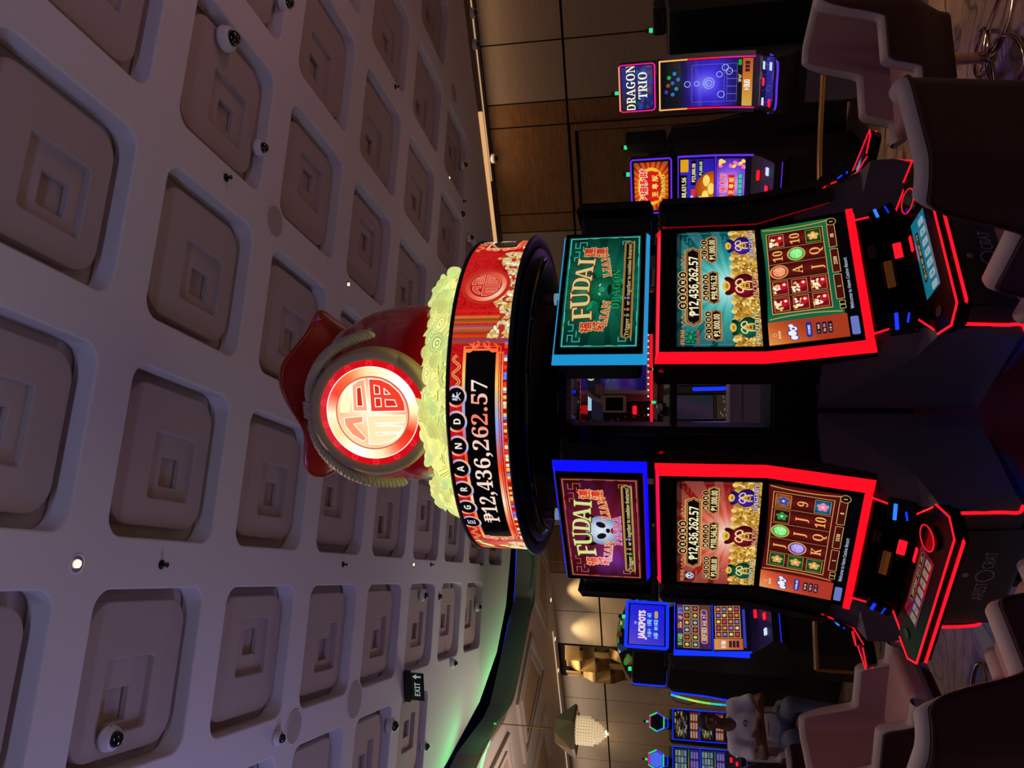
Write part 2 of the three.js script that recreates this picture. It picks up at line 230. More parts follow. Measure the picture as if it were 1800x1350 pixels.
// upper jackpot screens of the two front machines
function jackpotScreen(x, w, h, bg, ray, rim, major, fretc, animal) {
  x.fillStyle = rad(x, w * 0.5, h * 0.62, w * 0.7, ...bg); x.fillRect(0, 0, w, h); burst(x, w * 0.5, h * 0.66, w, 22, ray); fret(x, w, h * 0.7, fretc, 6);
  x.fillStyle = 'rgba(0,0,0,0.45)'; x.fillRect(0, 0, w, h * 0.06);
  plaque(x, w * 0.51, h * 0.205, w * 0.7, h * 0.215, rim, '#100808'); money(x, '12,436,262.57', w * 0.51, h * 0.21, h * 0.16, lin(x, 0, h * 0.13, 0, h * 0.28, '#fff6c8', '#f0b848', '#fff0b0'), { f: 'sans-serif', sx: 0.84 });
  letters(x, 'GRAND', w * 0.47, h * 0.075, w * 0.068, h * 0.054);
  x.strokeStyle = rim; x.lineWidth = 7; for (const s of [-1, 1]) { x.beginPath(); for (let i = 0; i < 20; i++) x.lineTo(w * 0.47 + s * (w * 0.2 + i * w * 0.006), h * 0.08 + Math.sin(i * 0.9) * h * 0.025); x.stroke(); }
  const row = [['MINOR', '3,000.00', 0.17, 0.42, 0.27], ['MAJOR', major, 0.49, 0.4, 0.3], ['MINI', '1,000.00', 0.83, 0.39, 0.26]];
  for (const [n, v, px, py, pw] of row) { plaque(x, w * px, h * (py + 0.055), w * pw, h * 0.135, rim, '#120a0a'); money(x, v, w * px, h * (py + 0.062), h * 0.1, '#ffe9a8', { sx: 0.74, f: 'sans-serif' }); letters(x, n, w * px, h * (py - 0.04), w * 0.047, h * 0.04); }
  goldHeap(x, 0, h * 0.71, w, h * 0.29); x.fillStyle = '#c89438'; for (let i = 0; i < 40; i++) { x.beginPath(); x.arc(i * w / 39, h * (0.715 + 0.025 * Math.sin(i * 2.1)), h * 0.035, 0, 7); x.fillStyle = ['#d8a848', '#a87828', '#f0d078'][i % 3]; x.fill(); }
  pouch(x, w * 0.15, h * 0.8, h * 0.15, '#14805a', '#02281c'); pouch(x, w * 0.5, h * 0.77, h * 0.185, '#9a1030', '#3a0410'); pouch(x, w * 0.86, h * 0.78, h * 0.145, '#5a28d0', '#1a0850');
  txt(x, 'PROSPERITY', w * 0.15, h * 0.955, h * 0.075, '#f4e6b0', { s: '#201004', f: 'serif' }); txt(x, 'JACKPOT', w * 0.5, h * 0.955, h * 0.075, '#ffb090', { s: '#300804' }); txt(x, 'LONGEVITY', w * 0.86, h * 0.945, h * 0.075, '#e0d4ff', { s: '#100420' });
  txt(x, 'FU DAI', w * 0.075, h * 0.07, h * 0.06, '#ffb060', { s: '#801008' }); animal(x, w * 0.075, h * 0.17, h * 0.06); txt(x, 'LIAN LIAN', w * 0.075, h * 0.255, h * 0.04, '#ff7050', { s: '#501008' });
}
function pandaHead(x, cx, cy, r) { x.fillStyle = '#0c0c12'; for (const s of [-1, 1]) { x.beginPath(); x.arc(cx + s * r * 0.82, cy - r * 0.72, r * 0.36, 0, 7); x.fill(); } x.fillStyle = rad(x, cx, cy - r * 0.1, r * 1.1, '#f4f8ff', '#c8d8f0', '#7890b8'); x.beginPath(); x.ellipse(cx, cy, r * 1.08, r * 0.95, 0, 0, 7); x.fill(); x.fillStyle = '#14141c'; for (const s of [-1, 1]) { x.beginPath(); x.ellipse(cx + s * r * 0.42, cy - r * 0.08, r * 0.2, r * 0.28, s * 0.5, 0, 7); x.fill(); } x.fillStyle = '#101018'; x.beginPath(); x.ellipse(cx, cy + r * 0.3, r * 0.17, r * 0.12, 0, 0, 7); x.fill(); x.fillStyle = '#a02030'; x.beginPath(); x.ellipse(cx, cy + r * 0.6, r * 0.24, r * 0.16, 0, 0, 7); x.fill(); }
function dragonHead(x, cx, cy, r) { x.fillStyle = '#0c6a44'; for (let i = 0; i < 22; i++) { const a = i / 22 * 6.28; x.beginPath(); x.ellipse(cx + Math.cos(a) * r * 1.1, cy + Math.sin(a) * r * 0.9, r * 0.5, r * 0.14, a, 0, 7); x.fillStyle = ['#0e7a50', '#1aa870', '#064430'][i % 3]; x.fill(); } x.fillStyle = rad(x, cx, cy, r, '#3cb888', '#147a54', '#04402c'); x.beginPath(); x.ellipse(cx, cy, r * 0.85, r * 0.8, 0, 0, 7); x.fill(); x.strokeStyle = '#0a5a3c'; x.lineWidth = r * 0.05; for (let i = 0; i < 16; i++) { const a = i / 16 * 6.28; x.beginPath(); x.moveTo(cx + Math.cos(a) * r * 0.2, cy + Math.sin(a) * r * 0.2); x.quadraticCurveTo(cx + Math.cos(a + 0.5) * r * 0.7, cy + Math.sin(a + 0.5) * r * 0.6, cx + Math.cos(a) * r * 1.3, cy + Math.sin(a) * r * 1.1); x.stroke(); } x.fillStyle = '#a8f0c0'; for (const s of [-1, 1]) { x.beginPath(); x.ellipse(cx + s * r * 0.3, cy - r * 0.12, r * 0.1, r * 0.06, s * 0.5, 0, 7); x.fill(); } x.fillStyle = '#04301c'; x.beginPath(); x.ellipse(cx, cy + r * 0.42, r * 0.34, r * 0.12, 0, 0, 7); x.fill(); }
function topperScreen(x, w, h, o) {
  x.fillStyle = rad(x, w * 0.5, h * 0.5, w * 0.62, ...o.bg); x.fillRect(0, 0, w, h); burst(x, w * 0.5, h * 0.55, w, 18, o.ray); fret(x, w, h, o.fret, 7); x.strokeStyle = o.fret; x.lineWidth = 6; x.strokeRect(14, 14, w - 28, h - 28);
  o.head(x, w * 0.5, h * 0.5, h * 0.24);
  const g = lin(x, 0, h * 0.1, 0, h * 0.4, ...o.title); const T = 'FU DAI'; [...'FU'].forEach((c, i) => txt(x, c, w * (0.29 + i * 0.12), h * (0.26 - i * 0.04), h * 0.36, g, { s: o.edge, lw: 16, rot: -0.06 })); [...'DAI'].forEach((c, i) => txt(x, c, w * (0.55 + i * 0.105), h * (0.22 + i * 0.025), h * 0.33, g, { s: o.edge, lw: 16, rot: 0.06 }));
  han(x, 'fu', w * 0.17, h * 0.32, h * 0.15, '#e83020', 12, '#ffd890', 12); han(x, 'dai', w * 0.18, h * 0.48, h * 0.15, '#e83020', 12, '#ffd890', 12); han(x, 'lian', w * 0.85, h * 0.3, h * 0.15, '#e83020', 12, '#ffd890', 12); han(x, 'lian', w * 0.845, h * 0.46, h * 0.15, '#e83020', 12, '#ffd890', 12);
  txt(x, 'LIAN', w * 0.29, h * 0.56, h * 0.15, '#ff5a30', { s: '#ffe0a0', lw: 8, rot: 0.12 }); txt(x, 'LIAN', w * 0.72, h * 0.54, h * 0.15, '#ff5a30', { s: '#ffe0a0', lw: 8, rot: -0.16 });
  o.sub(x, w, h);
  plaque(x, w * 0.51, h * 0.845, w * 0.88, h * 0.14, o.rim, '#0c0806'); txt(x, 'Trigger', w * 0.17, h * 0.85, h * 0.07, '#ffe6a0'); pouch(x, w * 0.27, h * 0.845, h * 0.035, '#14805a', '#02281c'); pouch(x, w * 0.32, h * 0.845, h * 0.035, '#9a1030', '#3a0410'); txt(x, 'or', w * 0.375, h * 0.85, h * 0.06, '#ffe6a0'); pouch(x, w * 0.42, h * 0.845, h * 0.035, '#5a28d0', '#1a0850'); txt(x, 'together to combine features!', w * 0.68, h * 0.85, h * 0.066, '#ffe6a0', { sx: 0.86 });
}
function symbol(x, k, cx, cy, r) {
  if (k === 'bag') { x.fillStyle = '#7a0c1c'; x.fillRect(cx - r * 1.1, cy - r * 0.95, r * 2.2, r * 1.9); x.strokeStyle = '#e0b060'; x.lineWidth = 3; x.strokeRect(cx - r * 1.05, cy - r * 0.9, r * 2.1, r * 1.8); x.fillStyle = '#f2dca0'; for (let i = 0; i < 14; i++) { x.beginPath(); x.ellipse(cx + (rnd() - 0.6) * r * 1.3, cy - r * 0.35 + (rnd() - 0.5) * r * 0.9, r * 0.24, r * 0.15, rnd() * 3, 0, 7); x.fillStyle = ['#fff0c0', '#e8c878', '#fffbe8'][i % 3]; x.fill(); } x.fillStyle = '#c01828'; x.beginPath(); x.ellipse(cx + r * 0.25, cy + r * 0.4, r * 0.62, r * 0.45, 0.3, 0, 7); x.fill(); x.fillStyle = '#fff4d8'; x.beginPath(); x.arc(cx + r * 0.45, cy + r * 0.45, r * 0.2, 0, 7); x.fill(); }
  else if (k === 'coinG' || k === 'coinR' || k === 'coinP') { const c = { coinG: ['#8aff9a', '#129a3a'], coinR: ['#ff9a70', '#a01a18'], coinP: ['#b8a0ff', '#3a18b0'] }[k]; x.fillStyle = '#e0a850'; x.beginPath(); x.arc(cx, cy, r * 1.12, 0, 7); x.fill(); x.fillStyle = rad(x, cx, cy, r, ...c); x.beginPath(); x.arc(cx, cy, r * 0.95, 0, 7); x.fill(); seal(x, cx, cy, r * 0.8, [c[0]], '#fff2c0'); }
  else if (k === 'flower' || k === 'gem' || k === 'fruit' || k === 'bird' || k === 'leaf') { const c = { flower: ['#2a8a30', '#0a3010', '#ffb060'], gem: ['#20b0d8', '#04405c', '#ff80b0'], fruit: ['#1a9048', '#063a1c', '#f0a058'], bird: ['#f09048', '#7a3010', '#2a50b0'], leaf: ['#5a1418', '#2a0808', '#2a9a48'] }[k]; x.fillStyle = rad(x, cx, cy, r * 1.2, c[0], c[1]); x.fillRect(cx - r * 1.1, cy - r * 0.95, r * 2.2, r * 1.9); x.strokeStyle = '#d8a858'; x.lineWidth = 3; x.strokeRect(cx - r * 1.05, cy - r * 0.9, r * 2.1, r * 1.8); x.fillStyle = c[2]; for (let i = 0; i < 5; i++) { const a = i * 1.257; x.beginPath(); x.ellipse(cx + Math.cos(a) * r * 0.35, cy + Math.sin(a) * r * 0.35, r * 0.36, r * 0.26, a, 0, 7); x.fill(); } x.fillStyle = '#fff0c8'; x.beginPath(); x.arc(cx, cy, r * 0.16, 0, 7); x.fill(); }
  else txt(x, k, cx, cy, r * 1.7, lin(x, 0, cy - r, 0, cy + r, '#ffb060', '#e04a18', '#ff9a48'), { s: '#401008', lw: 7 });
}
function reelScreen(x, w, h, felt, rows, big, side) {
  x.fillStyle = '#050406'; x.fillRect(0, 0, w, h); x.fillStyle = felt; x.beginPath(); x.moveTo(w * 0.18, 0); x.quadraticCurveTo(w * 0.6, h * 0.05, w, 0); x.lineTo(w, h * 0.84); x.lineTo(w * 0.18, h * 0.84); x.fill();
  x.strokeStyle = '#c89a48'; x.lineWidth = 9; x.beginPath(); x.moveTo(w * 0.2, h * 0.02); x.quadraticCurveTo(w * 0.235, h * 0.4, w * 0.2, h * 0.82); x.stroke(); x.beginPath(); x.moveTo(w * 0.985, h * 0.02); x.quadraticCurveTo(w * 0.95, h * 0.4, w * 0.985, h * 0.82); x.stroke();
  const x0 = w * 0.245, y0 = h * 0.07, cw = w * 0.138, ch = h * 0.215; x.fillStyle = '#2c0808'; x.fillRect(x0, y0, cw * 5, ch * 3); x.strokeStyle = '#d8a858'; x.lineWidth = 5; x.strokeRect(x0 - 4, y0 - 4, cw * 5 + 8, ch * 3 + 8);
  for (let c = 0; c < 5; c++) { x.fillStyle = lin(x, x0 + c * cw, 0, x0 + c * cw + cw, 0, '#3a0c0c', '#6a1614', '#3a0c0c'); x.fillRect(x0 + c * cw + 3, y0, cw - 6, ch * 3); x.fillStyle = '#c8904a'; x.fillRect(x0 + c * cw - 2, y0, 4, ch * 3); for (let r = 0; r < 3; r++) symbol(x, rows[c][r], x0 + (c + 0.5) * cw, y0 + (r + 0.5) * ch, Math.min(cw, ch) * 0.44); }
  x.fillStyle = '#4a1010'; x.strokeStyle = '#e0b868'; x.lineWidth = 4; const cells = [[0.3, 0.2, big[0]], [0.52, 0.2, big[1]], [0.74, 0.2, big[2]]]; for (const [px, pw, s] of cells) { x.fillRect(w * px, h * 0.775, w * pw, h * 0.085); x.strokeRect(w * px, h * 0.775, w * pw, h * 0.085); txt(x, s, w * (px + pw / 2), h * 0.82, h * 0.055, '#ffe6a0'); }
  x.fillStyle = '#000'; for (const px of [0.235, 0.27]) { x.fillRect(w * px - 14, h * 0.8, 28, 34); x.strokeRect(w * px - 14, h * 0.8, 28, 34); }
  x.beginPath(); x.arc(w * 0.965, h * 0.83, h * 0.055, 0, 7); x.fillStyle = '#1a0c06'; x.fill(); x.stroke(); txt(x, '1', w * 0.965, h * 0.83, h * 0.05, '#ffe6a0');
  txt(x, 'Welcome to Hann Casino Resort', w * 0.42, h * 0.925, h * 0.052, '#d8e4ff', { f: 'sans-serif', w: '' });
  x.fillStyle = lin(x, 0, 0, w * 0.18, h * 0.3, ...side); x.fillRect(0, 0, w * 0.18, h * 0.86); txt(x, 'HANN', w * 0.075, h * 0.12, h * 0.035, '#fff0d0'); x.beginPath(); x.arc(w * 0.075, h * 0.07, h * 0.02, 0, 7); x.strokeStyle = '#fff0d0'; x.lineWidth = 2; x.stroke();
  for (const [c, k] of [['#2a3a90', 1.15], ['#f0f4ff', 0.9]]) { x.fillStyle = c; for (const [p, q, r] of [[0.04, 0.28, 0.034], [0.075, 0.26, 0.04], [0.11, 0.275, 0.036], [0.135, 0.25, 0.024]]) { x.beginPath(); x.ellipse(w * p, h * q, w * r * 0.55 * k, h * r * 1.3 * k, 0.3, 0, 7); x.fill(); } } x.fillStyle = '#b02a20'; x.beginPath(); x.ellipse(w * 0.11, h * 0.275, w * 0.008, h * 0.018, 0, 0, 7); x.fill(); x.fillStyle = '#28309a'; x.beginPath(); x.roundRect(w * 0.03, h * 0.41, w * 0.12, h * 0.065, 16); x.fill(); ticks(x, w * 0.09, h * 0.443, w * 0.095, h * 0.024, '#fff', 12);
  [0, 1, 2].forEach((i) => { x.fillStyle = '#2a1030'; x.beginPath(); x.roundRect(w * 0.045, h * (0.52 + i * 0.062), w * 0.09, h * 0.05, 12); x.fill(); ticks(x, w * 0.09, h * (0.545 + i * 0.062), w * 0.06, h * 0.022, '#ffe0b0', 7); });
  x.fillStyle = '#6a78c0'; x.beginPath(); x.roundRect(w * 0.01, h * 0.885, w * 0.14, h * 0.085, 10); x.fill();
}
const T = {};
T.rTop = cv(1024, 576, (x, w, h) => topperScreen(x, w, h, { bg: ['#1f8a68', '#0c5844', '#03140f'], ray: 'rgba(60,220,160,0.10)', fret: '#5ad8d0', head: dragonHead, title: ['#fff0a0', '#e8b040', '#c07820'], edge: '#7a2a10', rim: '#d8a050', sub: (x, w, h) => { txt(x, 'DRAGON', w * 0.5, h * 0.69, h * 0.14, '#2ab070', { s: '#0a3a24', lw: 8 }); } }));
T.rUp = cv(1024, 576, (x, w, h) => jackpotScreen(x, w, h, ['#d8fff4', '#2a9a98', '#0a4a50', '#04161c'], 'rgba(190,255,245,0.2)', '#c08a50', '98,916.32', '#2a8a90', dragonHead));
T.rLow = cv(1024, 576, (x, w, h) => reelScreen(x, w, h, lin(x, 0, 0, w, 0, '#1a6a48', '#0c5a44', '#1c6c3c'), [['bag', 'bag', 'bag'], ['bag', 'bag', 'bag'], ['coinR', 'A', 'J'], ['10', 'coinG', 'Q'], ['bag', '10', 'flower']], ['1', '2509', '88'], ['#e8a050', '#c85a28', '#a83a20']));
T.lTop = cv(1024, 576, (x, w, h) => { topperScreen(x, w, h, { bg: ['#8a2030', '#5a1020', '#1c0406'], ray: 'rgba(120,40,200,0.14)', fret: '#c0603a', head: pandaHead, title: ['#e8f0a0', '#d8c850', '#b0a030'], edge: '#5a2a10', rim: '#d8b060', sub: (x, w, h) => { x.save(); x.globalCompositeOperation = 'lighter'; x.fillStyle = rad(x, w * 0.2, h * 0.6, w * 0.2, 'rgba(60,60,200,0.5)', 'rgba(60,60,200,0)'); x.fillRect(0, h * 0.2, w * 0.5, h * 0.7); x.restore(); txt(x, 'PANDA', w * 0.5, h * 0.7, h * 0.14, '#d84a60', { s: '#e8c0ff', lw: 8 }); } }); });
T.lUp = cv(1024, 576, (x, w, h) => jackpotScreen(x, w, h, ['#fff0e0', '#c84838', '#7a1414', '#240606'], 'rgba(255,220,190,0.24)', '#d09858', '100,546.34', '#9a3a28', pandaHead));
T.lLow = cv(1024, 576, (x, w, h) => reelScreen(x, w, h, lin(x, 0, 0, w, 0, '#6a1414', '#4a0c10', '#5a1010'), [['fruit', 'fruit', 'fruit'], ['J', 'coinP', 'K'], ['coinG', 'J', 'Q'], ['leaf', 'J', '10'], ['bird', '9', 'gem']], ['1', '3150', '8'], ['#f0a060', '#d86038', '#b03828']));
T.drum = cv(2048, 336, (x, w, h) => {
  x.fillStyle = '#c01014'; x.fillRect(0, 0, w, h);
  for (let i = 0; i < 900; i++) { x.strokeStyle = ['rgba(255,60,50,0.35)', 'rgba(70,0,4,0.5)', 'rgba(230,120,40,0.18)'][i % 3]; x.lineWidth = 1.5 + rnd() * 2; const px = rnd() * w, py = rnd() * h; x.beginPath(); x.arc(px, py, 14 + rnd() * 50, rnd() * 6, rnd() * 6 + 1); x.stroke(); }
  const f0 = w * 0.0, fx = w * 0.335; // frame centre
  for (const c of [fx]) {
    const L = c - w * 0.31, R = c + w * 0.31;
    // iridescent field right of the frame
    for (let i = 0; i < 60; i++) { x.fillStyle = ['rgba(255,170,40,0.35)', 'rgba(240,40,20,0.4)', 'rgba(120,70,10,0.5)', 'rgba(60,90,200,0.25)'][i % 4]; const px = R + rnd() * w * 0.1; x.fillRect(px, 0, 6 + rnd() * 10, h); }
    x.fillStyle = '#050304'; x.fillRect(L + 30, h * 0.27, R - L - 60, h * 0.5);
    const g = lin(x, L, 0, R, h, '#ffcf9a', '#ff5a30', '#fff0c8', '#ff4a20', '#88a8ff', '#ffd060', '#ff5030'); x.strokeStyle = g; x.lineJoin = 'round';
    x.lineWidth = 12; x.strokeRect(L + 24, h * 0.265, R - L - 48, h * 0.52); x.lineWidth = 5; x.strokeRect(L + 6, h * 0.24, R - L - 12, h * 0.6); x.lineWidth = 7; x.strokeRect(L + 40, h * 0.81, R - L - 80, h * 0.07);
    for (const [px, s] of [[L, 1], [R, -1]]) for (const dy of [-1, 1]) { x.lineWidth = 9; x.beginPath(); x.arc(px + s * -6, h * (0.52 + dy * 0.08), 16, 0, 5.5); x.stroke(); x.beginPath(); x.arc(px + s * 14, h * (0.52 + dy * 0.2), 22, 0, 5); x.stroke(); x.beginPath(); x.moveTo(px - s * 10, h * (0.52 + dy * 0.06)); x.quadraticCurveTo(px + s * 30, h * (0.52 + dy * 0.1), px + s * 34, h * (0.52 + dy * 0.28)); x.stroke(); }
    money(x, '12,436,262.57', c + 10, h * 0.52, h * 0.37, lin(x, L, h * 0.3, R, h * 0.75, '#ffe0d0', '#ff7a60', '#fff4e8', '#e85030', '#b8d0ff', '#ffd870', '#90a8ff', '#fff0c0'), { sx: 1.0, f: 'serif' });
    ['ju', 'G', 'R', 'A', 'N', 'D', 'jiang'].forEach((s, i) => { const px = c - w * 0.02 + (i - 3) * 134, py = h * 0.14; x.beginPath(); x.arc(px, py, 52, 0, 7); x.fillStyle = '#0a0404'; x.fill(); x.lineWidth = 12; x.strokeStyle = lin(x, px - 44, py - 44, px + 44, py + 44, '#ffe0b0', '#ff5030', '#a8b8ff', '#ffc080'); x.stroke(); if (HAN[s]) han(x, s, px, py, 46, '#e8ecff', 11); else txt(x, s, px, py + 2, 54, '#fff4e8', { f: 'sans-serif' }); });
    for (const s of [-1, 1]) { x.strokeStyle = '#ffb060'; x.lineWidth = 15; x.beginPath(); for (let i = 0; i < 24; i++) x.lineTo(c - w * 0.02 + s * (460 + i * 7), h * 0.13 + Math.sin(i * 0.55) * 18); x.stroke(); x.strokeStyle = '#a02810'; x.lineWidth = 5; x.stroke(); }
    for (let i = 0; i < 70; i++) { const px = L + (R - L) * rnd(); x.fillStyle = ['#ff4020', '#ffd060', '#7088ff', '#fff0c0'][i % 4]; x.fillRect(px, h * 0.9, 18, h * 0.1); }
  }
  // coin heap and the seal medallion
  for (let i = 0; i < 420; i++) { const px = w * 0.67 + rnd() * w * 0.33, hh = h * (0.3 + 0.12 * Math.sin(px * 0.02)); const py = h - rnd() * hh; x.beginPath(); x.ellipse(px, py, 20, 12, rnd() * 3, 0, 7); x.fillStyle = ['#f0d890', '#fff4d0', '#d8b060', '#e8c8a0', '#c03020'][i % 5]; x.fill(); x.strokeStyle = '#7a3a18'; x.lineWidth = 1.5; x.stroke(); }
  const mx = w * 0.835, my = h * 0.46, r = h * 0.37; x.fillStyle = '#c02a1a'; x.beginPath(); x.ellipse(mx, my, r * 1.12, r * 1.12, 0, 0, 7); x.fill(); x.fillStyle = rad(x, mx - r * 0.4, my + r * 0.4, r * 1.6, '#fff0d8', '#f0785a', '#c02018'); x.beginPath(); x.arc(mx, my, r * 0.95, 0, 7); x.fill(); x.fillStyle = '#b41c14'; x.beginPath(); x.arc(mx, my, r * 0.74, 0, 7); x.fill(); seal(x, mx, my, r * 0.7, ['#e04830'], '#ffd8b8');
}, true);
T.seal = cv(1024, 1024, (x, w, h) => {
  x.fillStyle = '#c00a14'; x.fillRect(0, 0, w, h); x.strokeStyle = 'rgba(255,60,60,0.6)'; x.lineWidth = 7; for (let i = 0; i < 14; i++) { const a = i / 14 * 6.283; for (const r of [30, 16]) { x.beginPath(); x.arc(512 + Math.cos(a) * 478, 512 + Math.sin(a) * 478, r, 0, 7); x.stroke(); } }
  const conic = x.createConicGradient(0.6, 512, 512); [['#ffe8c0', 0], ['#e83a20', 0.08], ['#f06a3a', 0.16], ['#ffd8a0', 0.24], ['#fff6e0', 0.34], ['#e8f8ff', 0.42], ['#ffe8b0', 0.5], ['#d82a18', 0.58], ['#e8402a', 0.64], ['#ffd8a8', 0.72], ['#f8fff0', 0.82], ['#ffd090', 0.92], ['#ffe8c0', 1]].forEach(([c, s]) => conic.addColorStop(s, c));
  x.fillStyle = conic; x.beginPath(); x.arc(512, 512, 446, 0, 7); x.fill(); x.lineWidth = 8; x.strokeStyle = '#fff8ea'; x.stroke();
  x.fillStyle = lin(x, 180, 200, 860, 860, '#ffe6c0', '#f8b888', '#fff0d0', '#e89a70', '#e8503a'); x.beginPath(); x.arc(512, 512, 352, 0, 7); x.fill(); x.lineWidth = 12; x.strokeStyle = '#b85a48'; x.stroke();
  seal(x, 512, 512, 338, ['#ffe8b0', '#f4a078', '#e03a28', '#f0906a', '#ffd8a8', '#c82a1c'], '#fff6ec');
  x.fillStyle = 'rgba(90,20,10,0.10)'; for (let i = 0; i < 1024; i += 9) x.fillRect(0, i, 1024, 3);
});
T.deckBlue = cv(768, 160, (x, w, h) => { x.fillStyle = '#1590ac'; x.fillRect(0, 0, w, h); x.fillStyle = '#06151c'; x.beginPath(); x.roundRect(140, 22, 500, 34, 17); x.fill(); ticks(x, 390, 39, 460, 17, '#ffe0a0', 34); for (let i = 0; i < 7; i++) { x.fillStyle = '#b8dce4'; x.beginPath(); x.roundRect(14 + i * 106, 78, 70, 62, 14); x.fill(); ticks(x, 49 + i * 106, 110, 22, 22, '#2a6a7c', 1); } });
T.deckPink = cv(768, 160, (x, w, h) => { x.fillStyle = '#7c1c34'; x.fillRect(0, 0, w, h); x.fillStyle = '#140608'; x.beginPath(); x.roundRect(160, 20, 560, 36, 18); x.fill(); x.lineWidth = 3; x.strokeStyle = '#e0b060'; x.stroke(); ticks(x, 440, 38, 520, 18, '#ffe0a0', 34); for (let i = 0; i < 7; i++) { x.fillStyle = '#9aa088'; x.beginPath(); x.roundRect(14 + i * 106, 78, 74, 62, 10); x.fill(); ticks(x, 51 + i * 106, 110, 22, 22, '#4a5040', 1); } });
T.kick = cv(512, 256, (x, w, h) => { x.fillStyle = '#14181e'; x.fillRect(0, 0, w, h); for (let i = 0; i < w; i += 8) { x.fillStyle = '#56626e'; x.fillRect(i, 0, 3, h); } txt(x, 'ARIST', 200, 150, 62, '#d4dae2', { f: 'sans-serif', w: '', a: 'right', sx: 0.7 }); txt(x, 'CRAT', 285, 150, 62, '#d4dae2', { f: 'sans-serif', w: '', a: 'left', sx: 0.7 }); x.strokeStyle = '#d4dae2'; x.lineWidth = 6; x.beginPath(); x.arc(242, 150, 34, 0, 7); x.stroke(); x.fillStyle = '#d4dae2'; x.beginPath(); x.arc(250, 74, 13, 0, 7); x.fill(); });
T.kick2 = cv(256, 128, (x, w, h) => { x.fillStyle = '#120d16'; x.fillRect(0, 0, w, h); txt(x, 'ARISTOCRAT', 128, 66, 24, '#3a3440', { f: 'sans-serif', w: '', sx: 0.8 }); });
T.exit = cv(512, 256, (x, w, h) => { x.fillStyle = '#07130f'; x.fillRect(0, 0, w, h); txt(x, 'EXIT', 205, 135, 150, '#e8f4f0', { f: 'sans-serif', sx: 0.85 }); x.strokeStyle = '#e8f4f0'; x.fillStyle = '#e8f4f0'; x.fillRect(432, 110, 30, 100); x.beginPath(); x.moveTo(447, 40); x.lineTo(495, 120); x.lineTo(399, 120); x.fill(); });
T.dtTop = cv(512, 384, (x, w, h) => { x.fillStyle = lin(x, 0, 0, w, h, '#1a1c20', '#1a2a80', '#38206a'); x.fillRect(0, 0, w, h); for (let i = 0; i < 60; i++) { x.fillStyle = ['rgba(40,80,220,0.5)', 'rgba(160,60,40,0.4)', 'rgba(20,120,90,0.4)'][i % 3]; x.beginPath(); x.arc(rnd() * w, h * 0.5 + rnd() * h * 0.5, 10 + rnd() * 24, 0, 7); x.fill(); } const g = lin(x, 0, 40, 0, 330, '#fffbe0', '#d8c878', '#8aa0c8', '#fff2b0'); txt(x, 'DRAGON', w * 0.5, h * 0.3, 150, g, { s: '#403018', lw: 10, sx: 0.8 }); txt(x, 'TRIO', w * 0.55, h * 0.68, 150, g, { s: '#402008', lw: 10, sx: 0.85 }); });
T.dtMain = cv(512, 1024, (x, w, h) => { x.fillStyle = lin(x, 0, 0, 0, h, '#0c0e12', '#1c1a22', '#2a1ab0', '#3c28d8', '#221870', '#1c1c24'); x.fillRect(0, 0, w, h); x.fillStyle = rad(x, w * 0.5, h * 0.5, w * 0.55, 'rgba(150,150,255,0.95)', 'rgba(80,60,240,0.7)', 'rgba(30,20,120,0)'); x.fillRect(0, h * 0.2, w, h * 0.6); for (const [px, py, c] of [[0.3, 0.14, '#2a7ad0'], [0.42, 0.18, '#2a90c0'], [0.55, 0.14, '#3060d0'], [0.67, 0.1, '#20b060'], [0.75, 0.16, '#2a80e0'], [0.62, 0.2, '#2a70d0'], [0.5, 0.09, '#9a4a20'], [0.36, 0.07, '#4a3ab0']]) { x.fillStyle = c; x.beginPath(); x.arc(w * px, h * py, 22, 0, 7); x.fill(); } x.strokeStyle = '#a8c8ff'; for (const [px, py, r] of [[0.5, 0.3, 32], [0.5, 0.4, 26], [0.5, 0.53, 58], [0.5, 0.53, 34], [0.25, 0.66, 36], [0.68, 0.64, 30], [0.74, 0.74, 34], [0.82, 0.7, 34]]) { x.lineWidth = 7; x.beginPath(); x.arc(w * px, h * py, r, 0, 7); x.stroke(); } x.strokeStyle = 'rgba(170,180,255,0.55)'; x.lineWidth = 4; for (let i = 0; i < 5; i++) x.strokeRect(w * (0.1 + i * 0.16), h * 0.72, w * 0.16, h * 0.1); x.strokeRect(w * 0.1, h * 0.35, w * 0.8, h * 0.34); x.fillStyle = '#15141a'; x.fillRect(0, h * 0.825, w, h * 0.05); ticks(x, w * 0.6, h * 0.85, 90, 26, '#ffe0b0', 4); x.fillStyle = lin(x, 0, 0, w, 0, '#d8b050', '#d8862c', '#c05a20'); x.fillRect(0, h * 0.875, w, h * 0.1); ticks(x, w * 0.45, h * 0.92, 110, 50, '#fff', 4); for (let i = 0; i < 3; i++) { x.fillStyle = '#3a1830'; x.fillRect(w * 0.72 + i * 40, h * 0.9, 32, 46); } x.fillStyle = '#28a040'; x.fillRect(w * 0.86, h * 0.83, 60, 36); });
